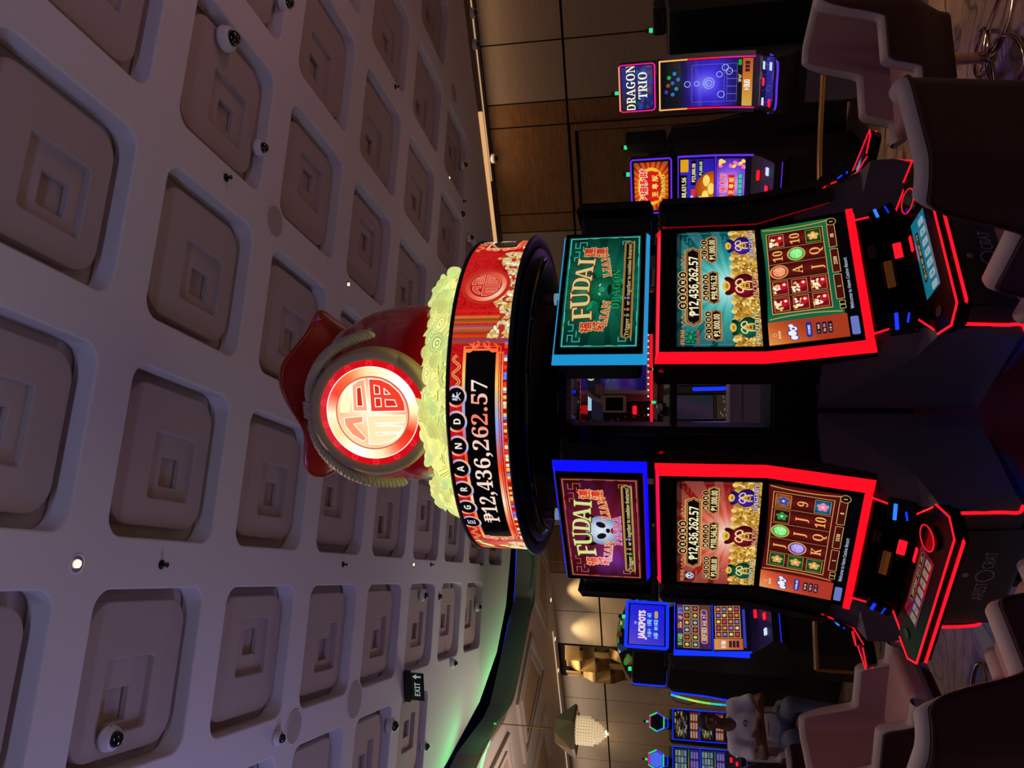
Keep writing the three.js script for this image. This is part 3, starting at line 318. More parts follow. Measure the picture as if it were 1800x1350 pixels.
T.dfTop = cv(512, 384, (x, w, h) => { x.fillStyle = rad(x, w * 0.5, h * 0.5, w * 0.6, '#ffd060', '#f07818', '#c82a0a', '#5a1004'); x.fillRect(0, 0, w, h); burst(x, w * 0.5, h * 0.5, w, 26, 'rgba(255,220,90,0.3)'); x.fillStyle = '#f0c030'; x.beginPath(); x.ellipse(w * 0.5, h * 0.5, 200, 150, 0, 0, 7); x.fill(); x.fillStyle = '#c82010'; x.beginPath(); x.ellipse(w * 0.5, h * 0.5, 165, 120, 0, 0, 7); x.fill(); ['duo', 'fu', 'duo', 'cai'].forEach((k, i) => han(x, k, w * 0.5 + (i - 1.5) * 96, h * 0.27, 84, '#e81a1a', 13, '#fff6d8', 14)); x.fillStyle = '#d81818'; x.fillRect(w * 0.2, h * 0.5, w * 0.6, h * 0.22); ['zhi', 'zun', 'ban'].forEach((k, i) => han(x, k, w * 0.5 + (i - 1) * 86, h * 0.61, 66, '#ffe060', 12)); txt(x, 'GRAND', w * 0.5, h * 0.85, 64, '#ffe860', { s: '#7a3a08', lw: 8 }); });
T.dfUp = cv(512, 320, (x, w, h) => { x.fillStyle = lin(x, 0, 0, w, h, '#2a20a0', '#3a28c0', '#2818a0'); x.fillRect(0, 0, w, h); x.fillStyle = '#0a0608'; x.fillRect(0, 0, w * 0.7, h * 0.2); money(x, '13,688,631.56', w * 0.34, h * 0.11, 58, '#fff4c0', { f: 'sans-serif', sx: 0.8 }); x.fillStyle = '#e0a020'; x.fillRect(w * 0.76, 0, w * 0.24, h * 0.24); x.fillStyle = '#180c10'; x.fillRect(w * 0.5, h * 0.32, w * 0.48, h * 0.15); money(x, '23,800.00', w * 0.74, h * 0.4, 46, '#fff4c0', { f: 'sans-serif', sx: 0.8 }); x.fillStyle = '#180c10'; x.fillRect(w * 0.66, h * 0.54, w * 0.32, h * 0.13); money(x, '1,600.00', w * 0.82, h * 0.61, 38, '#c8ffc0', { f: 'sans-serif', sx: 0.8 }); x.fillStyle = rad(x, w * 0.45, h * 0.98, h * 0.65, '#f08a28', '#c85a14', '#7a3008'); x.beginPath(); x.arc(w * 0.42, h * 1.0, h * 0.55, 0, 7); x.fill(); for (const [px, py] of [[0.28, 0.75], [0.58, 0.78], [0.42, 0.92]]) { x.fillStyle = '#ffd860'; x.beginPath(); x.ellipse(w * px, h * py, 60, 36, 0, 0, 7); x.fill(); x.strokeStyle = '#8a4a10'; x.lineWidth = 4; x.stroke(); } x.fillStyle = '#e82838'; x.fillRect(w * 0.22, h * 0.32, w * 0.2, h * 0.13); for (let i = 0; i < 14; i++) { x.fillStyle = ['#ffd860', '#60e0ff', '#ff70a0'][i % 3]; x.beginPath(); x.arc(rnd() * w * 0.3, h * 0.3 + rnd() * h * 0.6, 14, 0, 7); x.fill(); } });
T.dfLow = cv(512, 320, (x, w, h) => { x.fillStyle = rad(x, w * 0.5, h * 0.45, w * 0.55, '#ffb8d8', '#8a50e0', '#3a20a0'); x.fillRect(0, 0, w, h); ['duo', 'fu', 'duo', 'cai'].forEach((k, i) => han(x, k, w * 0.46 + (i - 1.5) * 70, h * 0.2, 58, '#e82048', 12, '#ffe0f0', 10)); x.fillStyle = '#d81830'; x.fillRect(w * 0.25, h * 0.36, w * 0.44, h * 0.2); ['zhi', 'zun', 'ban'].forEach((k, i) => han(x, k, w * 0.47 + (i - 1) * 62, h * 0.46, 50, '#ffe060', 12)); for (let i = 0; i < 26; i++) { x.fillStyle = ['#50c8f0', '#ffd860', '#e8f4ff', '#f070b0'][i % 4]; const s = i % 2; x.beginPath(); x.ellipse(s ? w * (0.84 + rnd() * 0.13) : w * rnd() * 0.16, rnd() * h, 22, 16, rnd() * 3, 0, 7); x.fill(); } x.fillStyle = '#104a50'; x.fillRect(w * 0.22, h * 0.66, w * 0.5, h * 0.13); for (let i = 0; i < 5; i++) { x.fillStyle = '#40c8b0'; x.fillRect(w * (0.23 + i * 0.098), h * 0.675, w * 0.085, h * 0.1); } x.fillStyle = '#10081c'; x.fillRect(0, h * 0.86, w, h * 0.14); });
T.jpTop = cv(512, 384, (x, w, h) => { x.fillStyle = lin(x, 0, 0, w, h, '#5a48c8', '#2a28d0', '#1a18e0'); x.fillRect(0, 0, w, h); txt(x, 'JACKPOTS', w * 0.5, h * 0.36, 96, lin(x, 0, 90, 0, 190, '#ffd8c8', '#e85a58'), { s: '#c8c8f0', lw: 9, f: 'sans-serif', sx: 0.8 }); ticks(x, w * 0.5, h * 0.57, 300, 42, '#8ad0ff', 11); ticks(x, w * 0.4, h * 0.76, 240, 40, '#9ad8ff', 9); x.fillStyle = '#b8a068'; x.beginPath(); x.roundRect(w * 0.66, h * 0.71, 96, 40, 18); x.fill(); ticks(x, w * 0.52, h * 0.17, 70, 32, '#b8b0f8', 3); });
T.jpUp = cv(512, 320, (x, w, h) => { x.fillStyle = lin(x, 0, 0, w, h, '#2a1838', '#4a2a78', '#5a3a20'); x.fillRect(0, 0, w, h); ticks(x, w * 0.2, h * 0.1, 130, 34, '#80e060', 6); ticks(x, w * 0.56, h * 0.1, 200, 34, '#ffb040', 8); ticks(x, w * 0.88, h * 0.1, 100, 34, '#7890ff', 4); for (let r = 0; r < 2; r++) for (let i = 0; i < 6; i++) { x.fillStyle = '#c8a040'; x.fillRect(10 + i * 84, 62 + r * 78, 74, 66); x.fillStyle = ['#181424', '#241a10', '#142028'][(i + r) % 3]; x.fillRect(16 + i * 84, 68 + r * 78, 62, 54); x.fillStyle = ['#d8b860', '#a0a8c8', '#c84838'][(i * 2 + r) % 3]; x.beginPath(); x.arc(47 + i * 84, 95 + r * 78, 18, 0, 7); x.fill(); } x.fillStyle = '#c89030'; x.beginPath(); x.roundRect(60, 226, 400, 60, 26); x.fill(); x.fillStyle = '#5a2a9a'; x.beginPath(); x.roundRect(70, 234, 380, 44, 20); x.fill(); ticks(x, w * 0.5, h * 0.8, 320, 34, '#ffd860', 11); });
T.jpLow = cv(512, 320, (x, w, h) => { x.fillStyle = '#0c0a14'; x.fillRect(0, 0, w, h); x.fillStyle = '#c89048'; x.fillRect(130, 12, 372, 244); for (let r = 0; r < 4; r++) for (let i = 0; i < 5; i++) { x.fillStyle = ['#4a1a2a', '#2a2048', '#3a2810'][(i + r) % 3]; x.fillRect(138 + i * 73, 20 + r * 59, 66, 52); x.fillStyle = ['#d88038', '#8070d0', '#e8c070', '#c03a3a'][(i * 3 + r) % 4]; x.beginPath(); x.arc(171 + i * 73, 46 + r * 59, 18, 0, 7); x.fill(); } x.fillStyle = lin(x, 0, 0, 0, h, '#d8904a', '#b05028'); x.fillRect(0, 0, 122, 270); ticks(x, 60, 90, 80, 40, '#f0f4ff', 4); for (let i = 0; i < 3; i++) { x.fillStyle = '#2a1030'; x.fillRect(24, 140 + i * 34, 74, 26); } x.fillStyle = '#3038b0'; x.fillRect(20, 276, 440, 26); });
T.octA = cv(256, 320, (x, w, h) => { x.fillStyle = '#1c1810'; x.fillRect(0, 0, w, h); for (let i = 0; i < 50; i++) { x.fillStyle = ['#6a7a40', '#a89858', '#7a3a58', '#5a4a30', '#c8c090'][i % 5]; x.fillRect(rnd() * w, rnd() * h * 0.5, 40, 14); } x.fillStyle = '#0a0a18'; x.fillRect(0, h * 0.52, w, h * 0.1); x.fillStyle = '#7a2a18'; x.fillRect(0, h * 0.64, w, h * 0.36); for (let i = 0; i < 9; i++) { x.fillStyle = '#c8a888'; x.fillRect(14 + (i % 3) * 80, h * 0.66 + Math.floor(i / 3) * 34, 60, 24); } });
T.octB = cv(256, 320, (x, w, h) => { x.fillStyle = '#2a3848'; x.fillRect(0, 0, w, h); for (let i = 0; i < 16; i++) { x.fillStyle = ['#8aa0a8', '#a8b898', '#6a8898'][i % 3]; x.fillRect(10 + (i % 4) * 60, 12 + Math.floor(i / 4) * 38, 50, 28); } x.fillStyle = '#0a0a18'; x.fillRect(0, h * 0.52, w, h * 0.1); x.fillStyle = lin(x, 0, 0, w, 0, '#c03a1a', '#c0b020', '#20a050'); x.fillRect(0, h * 0.56, w, h * 0.03); x.fillStyle = '#3a2a78'; x.fillRect(0, h * 0.64, w, h * 0.36); for (let i = 0; i < 9; i++) { x.fillStyle = '#8a78c8'; x.fillRect(14 + (i % 3) * 80, h * 0.66 + Math.floor(i / 3) * 34, 60, 24); } });
T.octTop = cv(256, 256, (x, w, h) => { x.fillStyle = rad(x, 128, 128, 128, '#c8e0ff', '#5a80f0', '#2830c0'); x.fillRect(0, 0, w, h); for (let i = 0; i < 12; i++) { x.fillStyle = ['#e8f4ff', '#3a50d0'][i % 2]; x.fillRect(40 + rnd() * 150, 40 + rnd() * 150, 40, 20); } });
T.gold = cv(512, 256, (x, w, h) => { x.fillStyle = '#12142c'; x.fillRect(0, 0, w, h); ticks(x, w * 0.5, h * 0.32, 380, 76, '#8a2430', 7); txt(x, 'GOLD', w * 0.5, h * 0.72, 120, lin(x, 0, 130, 0, 230, '#f0f0c0', '#7888b0', '#e8e0a0'), { s: '#28304a', lw: 8 }); });
T.goldScr = cv(512, 384, (x, w, h) => { x.fillStyle = rad(x, 230, 210, 340, '#2a1c78', '#181060', '#0a0a2c'); x.fillRect(0, 0, w, h); x.strokeStyle = 'rgba(150,170,220,0.25)'; x.lineWidth = 10; for (const d of [0, 60]) { x.beginPath(); x.moveTo(60, 60 + d); x.quadraticCurveTo(160, 150, 420, 250 + d); x.stroke(); } });
T.lantern = cv(256, 128, (x, w, h) => { x.fillStyle = '#9ac8e0'; x.fillRect(0, 0, w, h); ticks(x, 128, 60, 90, 30, '#2a4a60', 4); });
T.farScr = cv(256, 192, (x, w, h) => { x.fillStyle = lin(x, 0, 0, w, h, '#20202c', '#3a2a40', '#1c3030'); x.fillRect(0, 0, w, h); });
T.farPaper = cv(256, 192, (x, w, h) => { x.fillStyle = '#3a3024'; x.fillRect(0, 0, w, h); for (let i = 0; i < 30; i++) { x.fillStyle = '#786850'; x.fillRect(20 + rnd() * 200, 14 + rnd() * 160, 26, 8); } });
T.hit = cv(128, 128, (x, w, h) => { x.fillStyle = '#c8e8f0'; x.fillRect(0, 0, w, h); txt(x, 'HI', 64, 40, 54, '#20304a', { f: 'sans-serif' }); x.fillStyle = '#c02a20'; x.fillRect(14, 70, 44, 44); x.fillStyle = '#e0d890'; x.fillRect(68, 70, 44, 44); });
T.pandaSign = cv(512, 256, (x, w, h) => { x.fillStyle = '#0c1018'; x.fillRect(0, 0, w, h); for (let i = 0; i < 90; i++) { x.fillStyle = ['#283a70', '#d8dccc', '#4a7a30', '#7a2a20', '#181820', '#5a9a3a'][i % 6]; x.beginPath(); x.ellipse(rnd() * w, rnd() * h, 26, 16, rnd() * 3, 0, 7); x.fill(); } });
T.coin = cv(256, 256, (x, w, h) => { x.fillStyle = '#f6f8ea'; x.fillRect(0, 0, w, h); x.strokeStyle = 'rgba(120,84,40,0.9)'; x.lineWidth = 5; for (let i = 0; i < 16; i++) { x.beginPath(); x.moveTo(0, i * 16 + 4); x.bezierCurveTo(80, i * 16 + 14 * (rnd() - 0.3), 160, i * 16 - 14 * rnd(), 256, i * 16 + 4); x.stroke(); } x.strokeStyle = 'rgba(150,190,160,0.8)'; x.lineWidth = 5; for (let i = 0; i < 4; i++) { x.beginPath(); x.moveTo(0, 30 + i * 64); x.quadraticCurveTo(128, 10 + i * 64, 256, 30 + i * 64); x.stroke(); } });
T.shirt = cv(512, 512, (x, w, h) => { x.fillStyle = '#d6d8e2'; x.fillRect(0, 0, w, h); });
// ---------------------------------------------------------------- the room
const H = 4.75; // coffered ceiling underside
const W0 = [5.47, -12.07], WD = [-0.87462, -0.48481], WN = [-0.48481, 0.87462]; // back wall: origin, direction, normal into the room
const onWall = (s, off = 0) => [W0[0] + WD[0] * s + WN[0] * off, W0[1] + WD[1] * s + WN[1] * off];
const wallYaw = Math.atan2(WN[0], WN[1]);
{ // floor, shell walls, roof slab
  const cR = onWall(-6.2), cL = onWall(21.5);
  const outline = [[cR[0], cR[1]], [cR[0], 7], [cL[0], 7], [cL[0], cL[1]]];
  const slab = (y, t) => { const g = extr(poly(outline.map(([a, b]) => [a, -b])), t); g.rotateX(-Math.PI / 2); g.translate(0, y, 0); return g; };
  const fl = slab(-0.2, 0.2); const uv = fl.attributes.uv, p = fl.attributes.position; for (let i = 0; i < uv.count; i++) uv.setXY(i, p.getX(i) / 2.4, p.getZ(i) / 2.4);
  struct('floor', fl, M.floor);
  struct('ceiling_slab', slab(5.45, 0.2), M.slate);
  struct('wall_right', box(0.2, 5.7, 7 - cR[1] + 0.4, cR[0] + 0.1, 2.7, (7 + cR[1]) / 2), M.wallPlain);
  struct('wall_rear', box(cR[0] - cL[0] + 0.6, 5.7, 0.2, (cR[0] + cL[0]) / 2, 2.7, 7.1), M.wallPlain);
  struct('wall_left', box(0.2, 5.7, 7 - cL[1] + 0.6, cL[0] - 0.1, 2.7, (7 + cL[1]) / 2), M.wallPlain);
  // back wall with panels
  const L = 28, mid = onWall(-6.2 + L / 2, -0.16);
  const wb = struct('wall_back', box(L, 5.7, 0.2), M.wallBase); wb.position.set(mid[0], 2.7, mid[1]); wb.rotation.y = wallYaw;
  // panels: child of the wall; wall-local x = (mid s) - s
  const sMid = -6.2 + L / 2, rows = [[0.02, 3.42], [3.44, 4.78]];
  const cols = []; const push = (a, b, m) => cols.push([a, b, m]);
  for (let s = -6.0; s < -0.05; s += 1.2) push(s, Math.min(s + 1.2, 0), 'panel');
  push(0, 0.92, 'panel'); push(0.92, 1.3, 'wood'); push(1.3, 2.8, 'wood'); push(2.8, 3.13, 'wood');
  for (let s = 3.13; s < 9.9; s += 1.12) push(s, s + 1.12, s > 4 && s < 7 ? 'wood' : 'panel');
  push(9.85, 10.9, 'wood'); push(10.9, 11.22, 'wood'); push(11.22, 12.41, 'panel'); push(12.41, 13.51, 'panel');
  push(14.63, 15.43, 'panel'); push(15.43, 16.22, 'panel'); push(16.22, 17.02, 'panel'); push(17.02, 17.84, 'panel'); for (let s = 17.84; s < 21.4; s += 0.85) push(s, s + 0.85, 'panel');
  for (const [a, b, k] of cols) for (const [y0, y1] of rows) {
    if (a === 1.3 && y0 < 1) continue;
    const w = b - a - 0.022, g = box(w, y1 - y0 - 0.02, 0.05), u = g.attributes.uv; for (let i = 0; i < u.count; i++) u.setXY(i, u.getX(i) * w / 1.2 + a, u.getY(i) * (y1 - y0) / 1.2);
    const pm = mesh('wall_panel', g, M[k], wb); pm.position.set(-(a + b) / 2 + sMid, (y0 + y1) / 2 - 2.7, 0.13);
  }
  // wooden door inside the timber bay
  const d = struct('door_1', box(1.24, 3.26, 0.05), M.wood); const dp = onWall(2.05, 0.0); d.position.set(dp[0], 1.64, dp[1]); d.rotation.y = wallYaw;
  mesh('door_frame', merge([box(0.1, 3.4, 0.09, -0.69, 0.05, 0.02), box(0.1, 3.4, 0.09, 0.69, 0.05, 0.02), box(1.28, 0.07, 0.09, 0, 1.715, 0.02)]), M.wood, d);
  mesh('door_handle', tube([[-0.5, -0.5, 0.04], [-0.5, -0.5, 0.09], [-0.38, -0.5, 0.09]], 0.012, 16, 8), M.brass, d);
  // gold wave panel: square tiles, each a bent sheet
  const gp = onWall(14.07, 0.02), gw = thing('wave_panel', 'gold relief panel of curved square tiles on the back wall', 'wall panel', [gp[0], 0, gp[1]], wallYaw);
  mesh('backing', box(1.08, 4.46, 0.02, 0, 2.24, -0.02), M.wallBase, gw);
  const tw = 0.36, tileGeo = [0, 1].map((k) => grid(10, 10, (u, v) => { const a = k ? u : v, z = 0.14 * Math.pow(Math.sin(a * Math.PI * 0.5), 2) + 0.005; return [(u - 0.5) * tw, (v - 0.5) * tw, z]; }));
  for (let r = 0; r < 12; r++) for (let c = 0; c < 3; c++) { const k = (r + c) % 2; const m = mesh('tile', tileGeo[k], M.gold, gw); m.position.set((c - 1) * tw, 0.2 + r * tw, 0); if ((r * 3 + c) % 4 > 1) m.rotation.z = Math.PI; }
}
{ // coffered ceiling: slab with rounded openings, a stepped panel set into each
  const TH = -13.918 * D2R, PL = 1.29973, ox = 0.7889, oz = -4.6181, a = [Math.sin(TH), -Math.cos(TH)], b = [-Math.cos(TH), -Math.sin(TH)];
  const edge = [[9.9, -8.55], [5.69, -10.98], [4.73, -11.53], [4.35, -11.8], [2.53, -12.85], [0.2, -14.1], [-1.6, -14.7], [-3.15, -14.3], [-4.1, -13.85], [-4.71, -13.11], [-5.09, -11.92], [-5.2, -10.17], [-5.25, -8], [-5.3, 2.2], [9.9, 2.2]];
  const toL = ([x, z]) => { const dx = x - ox, dz = z - oz; return [dx * a[0] + dz * a[1], dx * b[0] + dz * b[1]]; }; // ceiling-local (along a, along b)
  const E = edge.map(toL), shape = poly(E);
  const inside = (p) => { let c = false; for (let i = 0, j = E.length - 1; i < E.length; j = i++) if ((E[i][1] > p[1]) !== (E[j][1] > p[1]) && p[0] < (E[j][0] - E[i][0]) * (p[1] - E[i][1]) / (E[j][1] - E[i][1]) + E[i][0]) c = !c; return c; };
  const OP = 1.03, cells = [];
  for (let i = -5; i <= 8; i++) for (let j = -7; j <= 5; j++) { const cx = i * PL, cy = j * PL; if ([[-1, -1], [1, -1], [1, 1], [-1, 1], [0, 0]].every(([p, q]) => inside([cx + p * 0.6, cy + q * 0.6]))) cells.push([i, j]); }
  for (const [i, j] of cells) shape.holes.push(rrect(OP, OP, 0.13, i * PL, j * PL, true));
  const cg = extr(shape, 0.13, 0.012, 2, 5);
  const ceil = struct('ceiling', cg, M.ceil);
  // local x -> a, local y -> b, local z -> up
  ceil.matrixAutoUpdate = true; const mm = new THREE.Matrix4().makeBasis(V3(a[0], 0, a[1]), V3(b[0], 0, b[1]), V3(0, 1, 0)); if (mm.determinant() < 0) console.log('flip');
  ceil.quaternion.setFromRotationMatrix(mm); ceil.position.set(ox, H + 0.012, oz);
  // stepped coffer panels, a few variants of the nested recess
  const offs = [[0.0, 0.0, 0.02, 0.02], [0.08, 0.05, 0.03, 0.03], [-0.02, 0.1, -0.03, 0.06], [0.06, -0.06, 0.02, -0.03], [-0.07, -0.03, -0.04, 0.02]];
  const vars = offs.map(([p, q, r, s]) => {
    const plate = rrect(0.84, 0.84, 0.15); plate.holes.push(rrect(0.43, 0.43, 0.035, p, q, true));
    const step = rrect(0.5, 0.5, 0.02, p, q); step.holes.push(rrect(0.2, 0.2, 0.012, p + r, q + s, true));
    return merge([extr(plate, 0.055, 0.01, 2, 6).translate(0, 0, 0.07), extr(step, 0.03, 0.006, 2, 3).translate(0, 0, 0.108), box(1.12, 1.12, 0.02, 0, 0, 0.16)]);
  });
  const pick = { '0,0': 1, '0,1': 1, '0,2': 2, '1,1': 1, '1,2': 3, '-1,0': 1, '-1,1': 0, '1,0': 1 };
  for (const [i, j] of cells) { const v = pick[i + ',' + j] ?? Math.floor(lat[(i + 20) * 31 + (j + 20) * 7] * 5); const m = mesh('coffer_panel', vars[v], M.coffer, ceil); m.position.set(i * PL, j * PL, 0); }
  // smooth strip of ceiling along the back wall with a lit cove
  const st = struct('trim_1', (() => { const p0 = onWall(-6.2, 0), p1 = onWall(11.5, 0), p2 = onWall(11.5, 0.75), p3 = onWall(-6.2, 0.75); const g = extr(poly([p0, p1, p2, p3].map(([x, z]) => [x, -z])), 0.1); g.rotateX(-Math.PI / 2); g.translate(0, H + 0.03, 0); return g; })(), M.trimDark);
  void st;
  const cove = thing('cove_light', 'warm glowing cove strip between coffered ceiling and back wall', 'cove light', [0, 0, 0]);
  const cp = [[4.36, -11.93], [3.9, -12.2], [3.2, -12.57], [2.5, -12.95], [1.8, -13.32], [1.0, -13.75]];
  mesh('cove_recess', tube(cp.map(([x, z]) => [x, H + 0.06, z - 0.02]), 0.06, 40, 6), M.trimDark, cove);
  mesh('glowing_strip', tube(cp.map(([x, z]) => [x, H + 0.0, z]), 0.045, 40, 8), glow(0xffc080, 0.75), cove);
  rectLight(cove, 0xffb070, 1.2, 3.4, 0.05, [2.7, H - 0.05, -12.85], [2.7 - WN[0] * 0.2, 3.6, -12.85 - WN[1] * 0.2]);
}
{ // void behind the coffered edge, and the lower framed ceiling beyond it
  const y = 4.52, E = (x, z) => [x, z];
  const inner = [[-2.2, -15.6], [-3.3, -15.35], [-4.3, -15.1], [-4.6, -14.6], [-5.6, -13.05], [-5.65, -12.55], [-5.5, -10.95], [-5.9, -7.6]];
  const wl = onWall(21.5, 0.05), wr = onWall(8.6, 0.05);
  const outer = [[-13.9, -7.6], [wl[0], wl[1]], [wr[0], wr[1]]];
  const sh = poly([...inner, ...outer].map(([x, z]) => [x, -z]));
  const low = extr(sh, 0.3, 0.01); low.rotateX(-Math.PI / 2); low.translate(0, y, 0);
  const lc = struct('ceiling_lower', low, M.soffit);
  // fascia boards along the inner edge
  for (let i = 0; i + 1 < inner.length; i++) { const [x0, z0] = inner[i], [x1, z1] = inner[i + 1], L = Math.hypot(x1 - x0, z1 - z0); const m = mesh('fascia_board', box(L + 0.03, 0.36, 0.05), M.fascia, lc); m.position.set((x0 + x1) / 2, y + 0.15, (z0 + z1) / 2); m.rotation.y = -Math.atan2(z1 - z0, x1 - x0); }
  // framed panels: timber infill inside pale raised mouldings (kite shaped)
  const kites = [[[-3.2, -15.75], [-4.5, -15.45], [-5.6, -16.9], [-4.0, -17.0]], [[-4.95, -14.9], [-5.8, -13.6], [-7.2, -14.3], [-6.2, -16.6]], [[-6.0, -12.9], [-6.0, -11.2], [-7.8, -11.4], [-7.6, -13.6]], [[-7.0, -16.6], [-7.9, -14.8], [-9.3, -15.6], [-8.6, -17.6]], [[-8.4, -14.2], [-8.6, -12.2], [-10.4, -12.6], [-10.0, -14.9]]];
  for (const k of kites) {
    const c = k.reduce((s, p) => [s[0] + p[0] / 4, s[1] + p[1] / 4], [0, 0]), sc = (f) => k.map(([x, z]) => [c[0] + (x - c[0]) * f, c[1] + (z - c[1]) * f]);
    const flat = (pts, hole, t, yy) => { const s = poly(pts.map(([x, z]) => [x, -z])); if (hole) s.holes.push(new THREE.Path(hole.map(([x, z]) => new THREE.Vector2(x, -z)))); const g = extr(s, t, 0.008); g.rotateX(-Math.PI / 2); g.translate(0, yy, 0); return g; };
    mesh('frame_moulding', flat(sc(1), sc(0.86), 0.05, y - 0.06), M.soffit, lc); mesh('inner_moulding', flat(sc(0.72), sc(0.62), 0.04, y - 0.05), M.soffit, lc); mesh('infill_panel', flat(sc(0.61), null, 0.012, y - 0.025), M.infill, lc);
  }
  // hangers in the void and LED strips
  const v = thing('cove_strip', 'blue LED strip along the fascia of the lower ceiling', 'LED strip', [0, 0, 0]);
  mesh('strip', tube(inner.slice(0, 7).map(([x, z]) => [x - 0.06, y + 0.345, z - 0.06]), 0.02, 60, 6), M.ledBlueThin, v);
  for (const [x, z, tx, tz] of [[-3.0, -15.1, -2.4, -13], [-4.75, -13.7, -3.4, -13], [-5.3, -11.6, -4, -11.4]]) rectLight(v, 0x1828ff, 5, 1.4, 0.08, [x - 0.02, y + 0.4, z - 0.04], [tx, 6.4, tz]);
  const gs = thing('cove_strip', 'unseen green LED strip placed to light the curved edge of coffered ceiling', 'LED strip', [0, 0, 0]);  // unseen strip, placed so the ceiling edge takes a green glow
  mesh('strip', tube([[-3.3, 4.46, -15.25], [-4.2, 4.46, -15.0], [-4.5, 4.46, -14.5], [-5.45, 4.46, -13.0], [-5.45, 4.46, -12.4], [-5.38, 4.46, -10.9], [-5.6, 4.46, -8.6]], 0.006, 60, 6), glow(0x14c060, 0.8), gs); mesh('channel', tube([[-3.3, 4.43, -15.22], [-4.2, 4.43, -14.97], [-4.48, 4.43, -14.47], [-5.42, 4.43, -12.98], [-5.42, 4.43, -12.38], [-5.35, 4.43, -10.9], [-5.57, 4.43, -8.6]], 0.03, 60, 6), M.fascia, gs);
  for (const [x, z, w] of [[-4.9, -13.75, 1.5], [-5.42, -12.0, 2.2], [-5.5, -9.8, 2.2]]) rectLight(gs, 0x18d068, 20, w, 0.06, [x + 0.06, 4.48, z + 0.03], [x + 1.3, 4.95, z + 0.6]);
  const bars = [[[-3.3, -14.35], [-3.6, -15.3]], [[-4.2, -13.8], [-4.55, -14.7]], [[-4.85, -12.9], [-5.4, -13.4]], [[-5.1, -11.6], [-5.6, -11.9]]];
  bars.forEach(([p, q], i) => solo('ceiling_joint', tube([[p[0], 5.3, p[1]], [(p[0] + q[0]) / 2, 5.28, (p[1] + q[1]) / 2], [q[0], 5.3, q[1]]], 0.018, 10, 6), M.slate, ['thin strap across the ceiling slot next to the jackpot sign', 'second strap across the ceiling slot, counting from the jackpot sign', 'third strap across the ceiling slot, counting from the jackpot sign', 'strap across the ceiling slot nearest the left edge'][i], 'strap', 'straps across the ceiling slot'));
}
// unseen uplights that brighten the ceiling
UNSEEN_UPLIGHTS.forEach(([x, y, z, l, w, c, k], i) => {
  const t = thing('unseen_uplight', ['unseen long uplight behind the viewer, placed to light the ceiling', 'unseen long uplight at far left, placed to light the ceiling', 'unseen long uplight at far right, placed to light the ceiling', 'unseen uplight behind the slot bank by the timber door, placed to light the ceiling', 'unseen uplight behind the slot bank with blue lit screens, placed to light the ceiling', 'unseen long uplight beyond the left edge, placed to light the lower ceiling'][i], 'light fitting', [x, y, z]);
  mesh('housing', merge([box(l + 0.06, 0.02, w + 0.06, 0, -0.06, 0), box(l + 0.06, 0.1, 0.02, 0, -0.02, w / 2 + 0.02), box(l + 0.06, 0.1, 0.02, 0, -0.02, -w / 2 - 0.02), box(0.02, 0.1, w + 0.06, l / 2 + 0.02, -0.02, 0), box(0.02, 0.1, w + 0.06, -l / 2 - 0.02, -0.02, 0)]), M.black, t);
  mesh('posts', merge([cyl(0.02, 0.02, y - 0.05, 8).translate(l * 0.4, -y / 2 - 0.02, 0), cyl(0.02, 0.02, y - 0.05, 8).translate(-l * 0.4, -y / 2 - 0.02, 0)]), M.black, t);
  mesh('diffuser', box(l, 0.008, w, 0, -0.035, 0), glow(c, 1.0), t);
  rectLight(t, c, k, l, w, [0, -0.025, 0], [0, 1, 0.0001]); t.children[t.children.length - 1].rotation.set(Math.PI / 2, 0, 0);
});
// ---------------------------------------------------------------- carousel: jackpot sign drum, coin heap, lucky bag, column, plinth
const CX = -0.0889, CZ = -3.94, PHI = -1.74 * D2R, SX = -0.055; // SX: sign axis
{
  const s = thing('jackpot_sign', 'round red LED jackpot sign drum above the ring of slot machines', 'sign', [SX, 0, CZ]);
  const R = 0.79, y0 = 2.34, y1 = 2.61;
  // curved screen, three repeats round; the number frame centre lies 21 degrees to the left of straight ahead
  const t = T.drum; t.repeat.set(3, 1);
  const c0 = -21 * D2R; // angle (from +z toward +x) where the frame centre is
  const geo = grid(180, 1, (u, v) => { const th = c0 + (u - 0.335 / 3) * 2 * Math.PI; return [R * Math.sin(th), y0 + v * (y1 - y0), R * Math.cos(th)]; });
  mesh('screen', geo, screenMat(t, 0.95), s);
  const prof = [[0.0, 2.335], [0.775, 2.335], [0.81, 2.33], [0.815, 2.345], [0.795, 2.352], [0.786, 2.352], [0.786, 2.6], [0.797, 2.605], [0.797, 2.618], [0.78, 2.622], [0, 2.622]].map(([r, y]) => new THREE.Vector2(r, y));
  mesh('housing', new THREE.LatheGeometry(prof, 96), M.satin, s);
  mesh('underside', new THREE.LatheGeometry([[0.0, 2.24], [0.42, 2.24], [0.5, 2.25], [0.74, 2.318], [0.76, 2.334], [0, 2.334]].map(([r, y]) => new THREE.Vector2(r, y)), 96), M.satin, s);
  const arc = []; for (let i = 0; i <= 24; i++) { const a = (-72 + i * 6) * D2R; arc.push([0.69 * Math.sin(a), 2.296, 0.69 * Math.cos(a)]); }
  mesh('bumper', tube(arc, 0.026, 70, 10), M.gloss, s);
  for (const e of [0, 24]) mesh('bumper_end', new THREE.SphereGeometry(0.03, 12, 8).scale(1, 0.7, 1).translate(...arc[e]), M.steel, s);
  for (const a of [-80, 0, 80]) { const q = (a - 20) * D2R; const l = rectLight(s, [0xff6040, 0xff7050, 0xff4030][(a + 80) / 80], 0.9, 1.0, 0.25, [0.86 * Math.sin(q), 2.475, 0.86 * Math.cos(q)], [2 * Math.sin(q), 2.475, 2 * Math.cos(q)]); l.name = 'screen_light'; }
}
